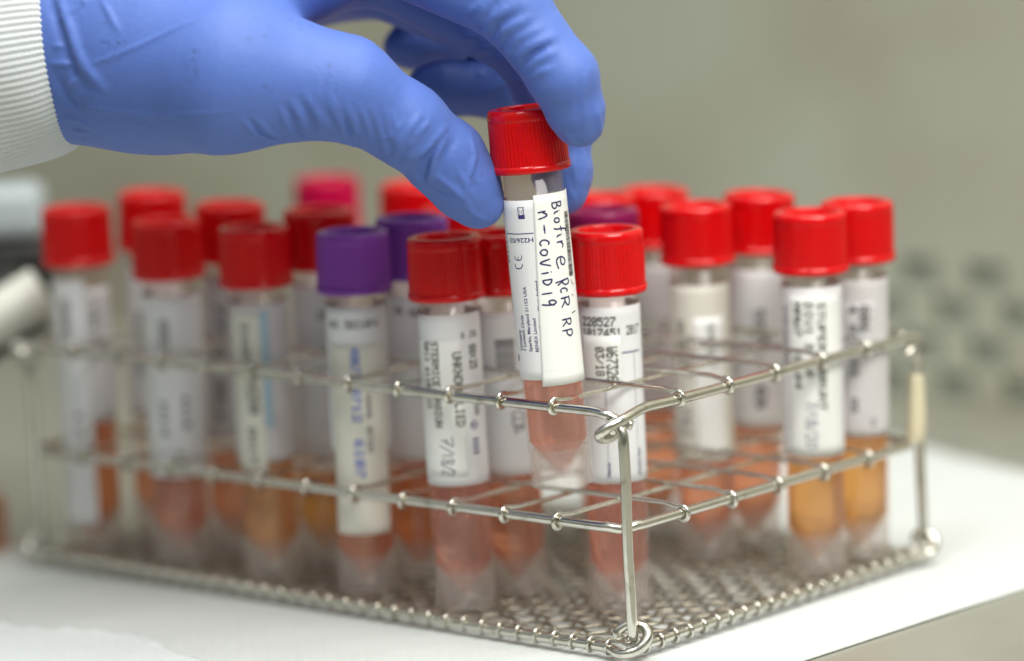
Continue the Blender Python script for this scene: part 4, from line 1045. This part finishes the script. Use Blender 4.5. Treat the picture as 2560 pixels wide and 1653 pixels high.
CUFF = ((-138.07, 38.90, 160.23), (35.1769, -2.3557, 4.1176))   # centre of the cuff opening, arm direction
def smin(a, b, k):
    h = np.clip(0.5 + 0.5 * (b - a) / k, 0, 1)
    return b * (1 - h) + a * h - k * h * (1 - h)
def seg_sdf(p, A, B):
    a = np.array(A[:3]); b = np.array(B[:3]); d = b - a; q = p - a
    t = np.clip((q @ d) / (d @ d), 0, 1)
    return np.sqrt(((q - t[:, None] * d) ** 2).sum(1)) - (A[3] + (B[3] - A[3]) * t)
def chain_sdf(p, segs, k):
    f = seg_sdf(p, *segs[0])
    for s_ in segs[1:]: f = smin(f, seg_sdf(p, *s_), k)
    return f
def glove_sdf(p, wrinkles=True):
    f = chain_sdf(p, HAND['palm'], 10.0)
    th_ = chain_sdf(p, HAND['thumb'], 4.0)
    f = smin(f, th_, 9.0)
    for nm in ('index', 'middle', 'ring', 'little'):
        g = chain_sdf(p, HAND[nm], 3.2)
        root = np.array(HAND[nm][0][0][:3])
        k = 0.7 + 7.0 * np.exp(-(np.sqrt(((p - root) ** 2).sum(1)) / 26.0) ** 2)
        f = smin(f, g, k)
    if wrinkles:
        for (pts, amp, wid) in WRINKLES:
            P = np.array(pts, float)
            lo = P.min(0) - 3 * wid; hi = P.max(0) + 3 * wid
            sel = np.nonzero(((p > lo) & (p < hi)).all(1))[0]
            if not len(sel): continue
            q = p[sel]; dm = np.full(len(sel), 1e9); am = np.zeros(len(sel))
            n = len(P) - 1
            for i in range(n):
                a, b = P[i], P[i + 1]; d = b - a
                t = np.clip(((q - a) @ d) / (d @ d + 1e-9), 0, 1)
                dd = ((q - a - t[:, None] * d) ** 2).sum(1)
                u = (i + t) / n
                new = dd < dm
                dm = np.where(new, dd, dm); am = np.where(new, np.sin(np.pi * np.clip(u, 0.04, 0.96)) ** 0.6, am)
            f[sel] -= amp * am * np.exp(-dm / wid ** 2)
    return f

def surface(fn, lo, hi, h):
    """surface nets over a narrow band of a signed distance field; returns verts (mm) and quads"""
    lo = np.array(lo, float); n = np.ceil((np.array(hi) - lo) / h).astype(int) + 1
    c = 5; nc = np.ceil(n / c).astype(int) + 1
    gx = [lo[i] + np.arange(nc[i]) * h * c for i in range(3)]
    P = np.stack(np.meshgrid(*gx, indexing='ij'), -1).reshape(-1, 3)
    F0 = fn(P).reshape(nc)
    F = np.repeat(np.repeat(np.repeat(F0, c, 0), c, 1), c, 2)[:n[0], :n[1], :n[2]].astype(np.float32)
    band = np.abs(F) < h * c * 2.2 + 2.0
    idx = np.argwhere(band)
    vals = np.empty(len(idx), np.float32)
    for s_ in range(0, len(idx), 300000):
        vals[s_:s_ + 300000] = fn(lo + idx[s_:s_ + 300000] * h)
    F[band] = vals
    ins = F < 0
    cnt = np.zeros(n - 1, np.uint8)
    corners = [(i, j, k) for i in (0, 1) for j in (0, 1) for k in (0, 1)]
    for (i, j, k) in corners:
        cnt += ins[i:n[0] - 1 + i, j:n[1] - 1 + j, k:n[2] - 1 + k]
    cells = np.argwhere((cnt > 0) & (cnt < 8))
    ids = np.full(n - 1, -1, np.int64); ids[tuple(cells.T)] = np.arange(len(cells))
    acc = np.zeros((len(cells), 3)); num = np.zeros(len(cells))
    for c0 in corners:
        for ax in range(3):
            if c0[ax] == 0:
                c1 = list(c0); c1[ax] = 1
                fa = F[tuple((cells + c0).T)]; fb = F[tuple((cells + c1).T)]
                m_ = (fa < 0) != (fb < 0)
                t = np.where(m_, fa / np.where(m_, fa - fb, 1), 0)
                q = np.array(c0, float)[None].repeat(len(cells), 0); q[:, ax] += t
                acc[m_] += q[m_]; num[m_] += 1
    V = lo + (cells + acc / num[:, None]) * h
    quads = []
    for ax in range(3):
        sl0 = [slice(None)] * 3; sl1 = [slice(None)] * 3
        sl0[ax] = slice(0, -1); sl1[ax] = slice(1, None)
        e = np.argwhere(ins[tuple(sl0)] != ins[tuple(sl1)])
        b, c_ = (ax + 1) % 3, (ax + 2) % 3
        e = e[(e[:, b] > 0) & (e[:, c_] > 0) & (e[:, b] < n[b] - 1) & (e[:, c_] < n[c_] - 1)]
        def cell(db, dc):
            q = e.copy(); q[:, b] -= db; q[:, c_] -= dc; return ids[tuple(q.T)]
        Q = np.stack([cell(1, 1), cell(0, 1), cell(0, 0), cell(1, 0)], 1)
        flip = ~ins[tuple(e.T)]
        Q[flip] = Q[flip][:, ::-1]
        quads.append(Q)
    return V, np.concatenate(quads)

HAND_RES = 0.55
every = np.array([e for g in HAND.values() for s_ in g for e in s_])
lo_ = (every[:, :3] - every[:, 3:]).min(0) - 4; hi_ = (every[:, :3] + every[:, 3:]).max(0) + 4
V, Q = surface(glove_sdf, lo_, hi_, HAND_RES)
for it in range(2):                                   # pull the vertices onto the surface
    f0 = glove_sdf(V); g = np.stack([glove_sdf(V + np.eye(3)[i] * 0.2) - f0 for i in range(3)], 1) / 0.2
    V = V - np.clip(f0, -0.6, 0.6)[:, None] * g / np.maximum((g * g).sum(1), 0.25)[:, None]
glove_me = bpy.data.meshes.new('glove')
glove_me.from_pydata((V * MM).tolist(), [], Q.tolist()); glove_me.update()
glove_me.polygons.foreach_set('use_smooth', [True] * len(glove_me.polygons))

def glove_material():
    ma, nt, out = mat('blue_nitrile')
    p = node(nt, 'ShaderNodeBsdfPrincipled'); p.inputs['Roughness'].default_value = 0.54
    p.inputs['Specular IOR Level'].default_value = 0.34
    p.inputs['Sheen Weight'].default_value = 0.08
    tc = node(nt, 'ShaderNodeTexCoord')
    nz = node(nt, 'ShaderNodeTexNoise', Scale=1500.0, Detail=3.0); nt.links.new(tc.outputs['Object'], nz.inputs['Vector'])
    n2 = node(nt, 'ShaderNodeTexNoise', Scale=95.0, Detail=5.0); nt.links.new(tc.outputs['Object'], n2.inputs['Vector'])
    n3 = node(nt, 'ShaderNodeTexNoise', Scale=620.0, Detail=4.0); nt.links.new(tc.outputs['Object'], n3.inputs['Vector'])
    mr = node(nt, 'ShaderNodeMapRange'); mr.inputs['From Min'].default_value = 0.56; mr.inputs['From Max'].default_value = 0.74
    nt.links.new(n2.outputs['Fac'], mr.inputs['Value'])
    mr3 = node(nt, 'ShaderNodeMapRange'); mr3.inputs['From Min'].default_value = 0.52; mr3.inputs['From Max'].default_value = 0.72
    nt.links.new(n3.outputs['Fac'], mr3.inputs['Value'])
    mu = node(nt, 'ShaderNodeMath', operation='MULTIPLY'); nt.links.new(mr.outputs[0], mu.inputs[0]); nt.links.new(mr3.outputs[0], mu.inputs[1])
    mx = node(nt, 'ShaderNodeMix', data_type='RGBA')
    mx.inputs[6].default_value = (0.080, 0.150, 0.475, 1); mx.inputs[7].default_value = (0.045, 0.075, 0.21, 1)
    nt.links.new(mu.outputs[0], mx.inputs['Factor']); nt.links.new(mx.outputs[2], p.inputs['Base Color'])
    b = node(nt, 'ShaderNodeBump', Strength=0.22, Distance=0.00025); nt.links.new(nz.outputs['Fac'], b.inputs['Height'])
    b2 = node(nt, 'ShaderNodeBump', Strength=0.20, Distance=0.0012); nt.links.new(n2.outputs['Fac'], b2.inputs['Height'])
    n4 = node(nt, 'ShaderNodeTexNoise', Scale=170.0, Detail=6.0, Distortion=1.6); nt.links.new(tc.outputs['Object'], n4.inputs['Vector'])
    ab_ = node(nt, 'ShaderNodeMath', operation='SUBTRACT'); ab_.inputs[1].default_value = 0.5; nt.links.new(n4.outputs['Fac'], ab_.inputs[0])
    ac_ = node(nt, 'ShaderNodeMath', operation='ABSOLUTE'); nt.links.new(ab_.outputs[0], ac_.inputs[0])
    b4 = node(nt, 'ShaderNodeBump', Strength=0.16, Distance=0.0012); nt.links.new(ac_.outputs[0], b4.inputs['Height'])
    nt.links.new(b.outputs['Normal'], b4.inputs['Normal'])
    nt.links.new(b4.outputs['Normal'], b2.inputs['Normal']); nt.links.new(b2.outputs['Normal'], p.inputs['Normal'])
    nt.links.new(p.outputs[0], out.inputs['Surface'])
    return ma
M['glove'] = glove_material()

CUFF_C = np.array(CUFF[0]); CUFF_AX = np.array(CUFF[1]); CUFF_AX /= np.linalg.norm(CUFF_AX)
side = np.array([0.0, 1.0, 0.0]); side -= CUFF_AX * (side @ CUFF_AX); side /= np.linalg.norm(side)
upv = np.cross(side, -CUFF_AX); upv /= np.linalg.norm(upv)
if upv[2] < 0: upv = -upv
person = thing('person', 'person in blue nitrile glove and white knit cuff lifting a red capped tube', 'person', tuple(CUFF_C * MM))
PO = CUFF_C * MM
glove_o = link('glove', glove_me, M['glove'], person); glove_o.location = tuple(-PO)

def knit_cuff():
    ribs = 108; sub = 8; nA = ribs * sub
    length = 62.0; st = 0.62; rows = int(length / st * 4)
    v = []; f = []
    prof = []
    for k in range(rows + 1):
        t = length * k / rows
        prof.append(t)
    ang = 2 * math.pi * np.arange(nA) / nA
    rib = 0.5 + 0.5 * np.cos(ang * ribs)
    for k, t in enumerate(prof):
        swell = 0.9 * math.sin(min(t / 30.0, 1) * math.pi / 2) + (t / length) * 3.2
        lip = -0.8 * math.exp(-(t / 0.8) ** 2) - 3.0 * math.exp(-t / 3.5)
        w_ = 0.4 * np.sin(ang * 3 + t * 0.12) + 0.35 * np.sin(ang * 5 - t * 0.2)
        stitch = 0.13 * np.abs(np.sin(math.pi * t / st + (np.floor(ang * ribs / (2 * math.pi)) % 2) * 0.5))
        amp = 0.30 * np.power(rib, 0.8) + stitch * (0.4 + 0.6 * rib)
        rr_u = 29.3 + swell + lip + w_ + amp; rr_s = 29.6 + swell + lip + w_ + amp
        zig = 0.35 * rib * math.exp(-t / 1.5)
        wave = 0.5 * np.sin(ang * 2.0 + 1.0) * math.exp(-t / 20)
        P = CUFF_C[None] - CUFF_AX[None] * (t - zig + wave)[:, None] + upv[None] * (np.cos(ang) * rr_u)[:, None] + side[None] * (np.sin(ang) * rr_s)[:, None]
        v.extend((P * MM - PO).tolist())
    # turned-in lip
    base = len(v)
    for (t, dr) in ((1.2, -1.6), (6.0, -1.9)):
        P = CUFF_C[None] - CUFF_AX[None] * t + upv[None] * (np.cos(ang) * (26.6 + dr))[:, None] + side[None] * (np.sin(ang) * (27.0 + dr))[:, None]
        v.extend((P * MM - PO).tolist())
    R_ = rows + 1
    for k in range(rows):
        for i in range(nA):
            j = (i + 1) % nA
            f.append((k * nA + i, k * nA + j, (k + 1) * nA + j, (k + 1) * nA + i))
    for i in range(nA):
        j = (i + 1) % nA
        f.append((i, base + i, base + j, j)); f.append((base + i, base + nA + i, base + nA + j, base + j))
    return mesh_from('knit_cuff', v, f)
M['knit'] = principled('white_knit', (0.51, 0.54, 0.56), 0.85, 0, 0.15, bump=(1400, 0.5, 0.0003))
link('knit_cuff', knit_cuff(), M['knit'], person)
def sleeve():
    v = []; f = []; nA = 96; T = list(np.linspace(58, 230, 30))
    for t in T:
        for a in np.linspace(0, 2 * math.pi, nA, endpoint=False):
            g = 1 - math.exp(-(t - 58) / 12)
            r = 26.5 + 9 * g + (t - 58) * 0.06 + 0.9 * g * math.sin(a * 7 + t * 0.15) + 0.6 * g * math.sin(a * 12 - t * 0.1)
            P = CUFF_C - CUFF_AX * t + upv * math.cos(a) * r + side * math.sin(a) * (r + 3)
            v.append(P * MM - PO)
    for k in range(len(T) - 1):
        for i in range(nA):
            j = (i + 1) % nA; f.append((k * nA + i, k * nA + j, (k + 1) * nA + j, (k + 1) * nA + i))
    f.append(tuple((len(T) - 1) * nA + i for i in range(nA)))
    return mesh_from('sleeve', v, f)
M['gown'] = principled('white_gown_cloth', (0.80, 0.82, 0.84), 0.8, 0, 0.2, bump=(300, 0.2, 0.0006))
link('sleeve', sleeve(), M['gown'], person)
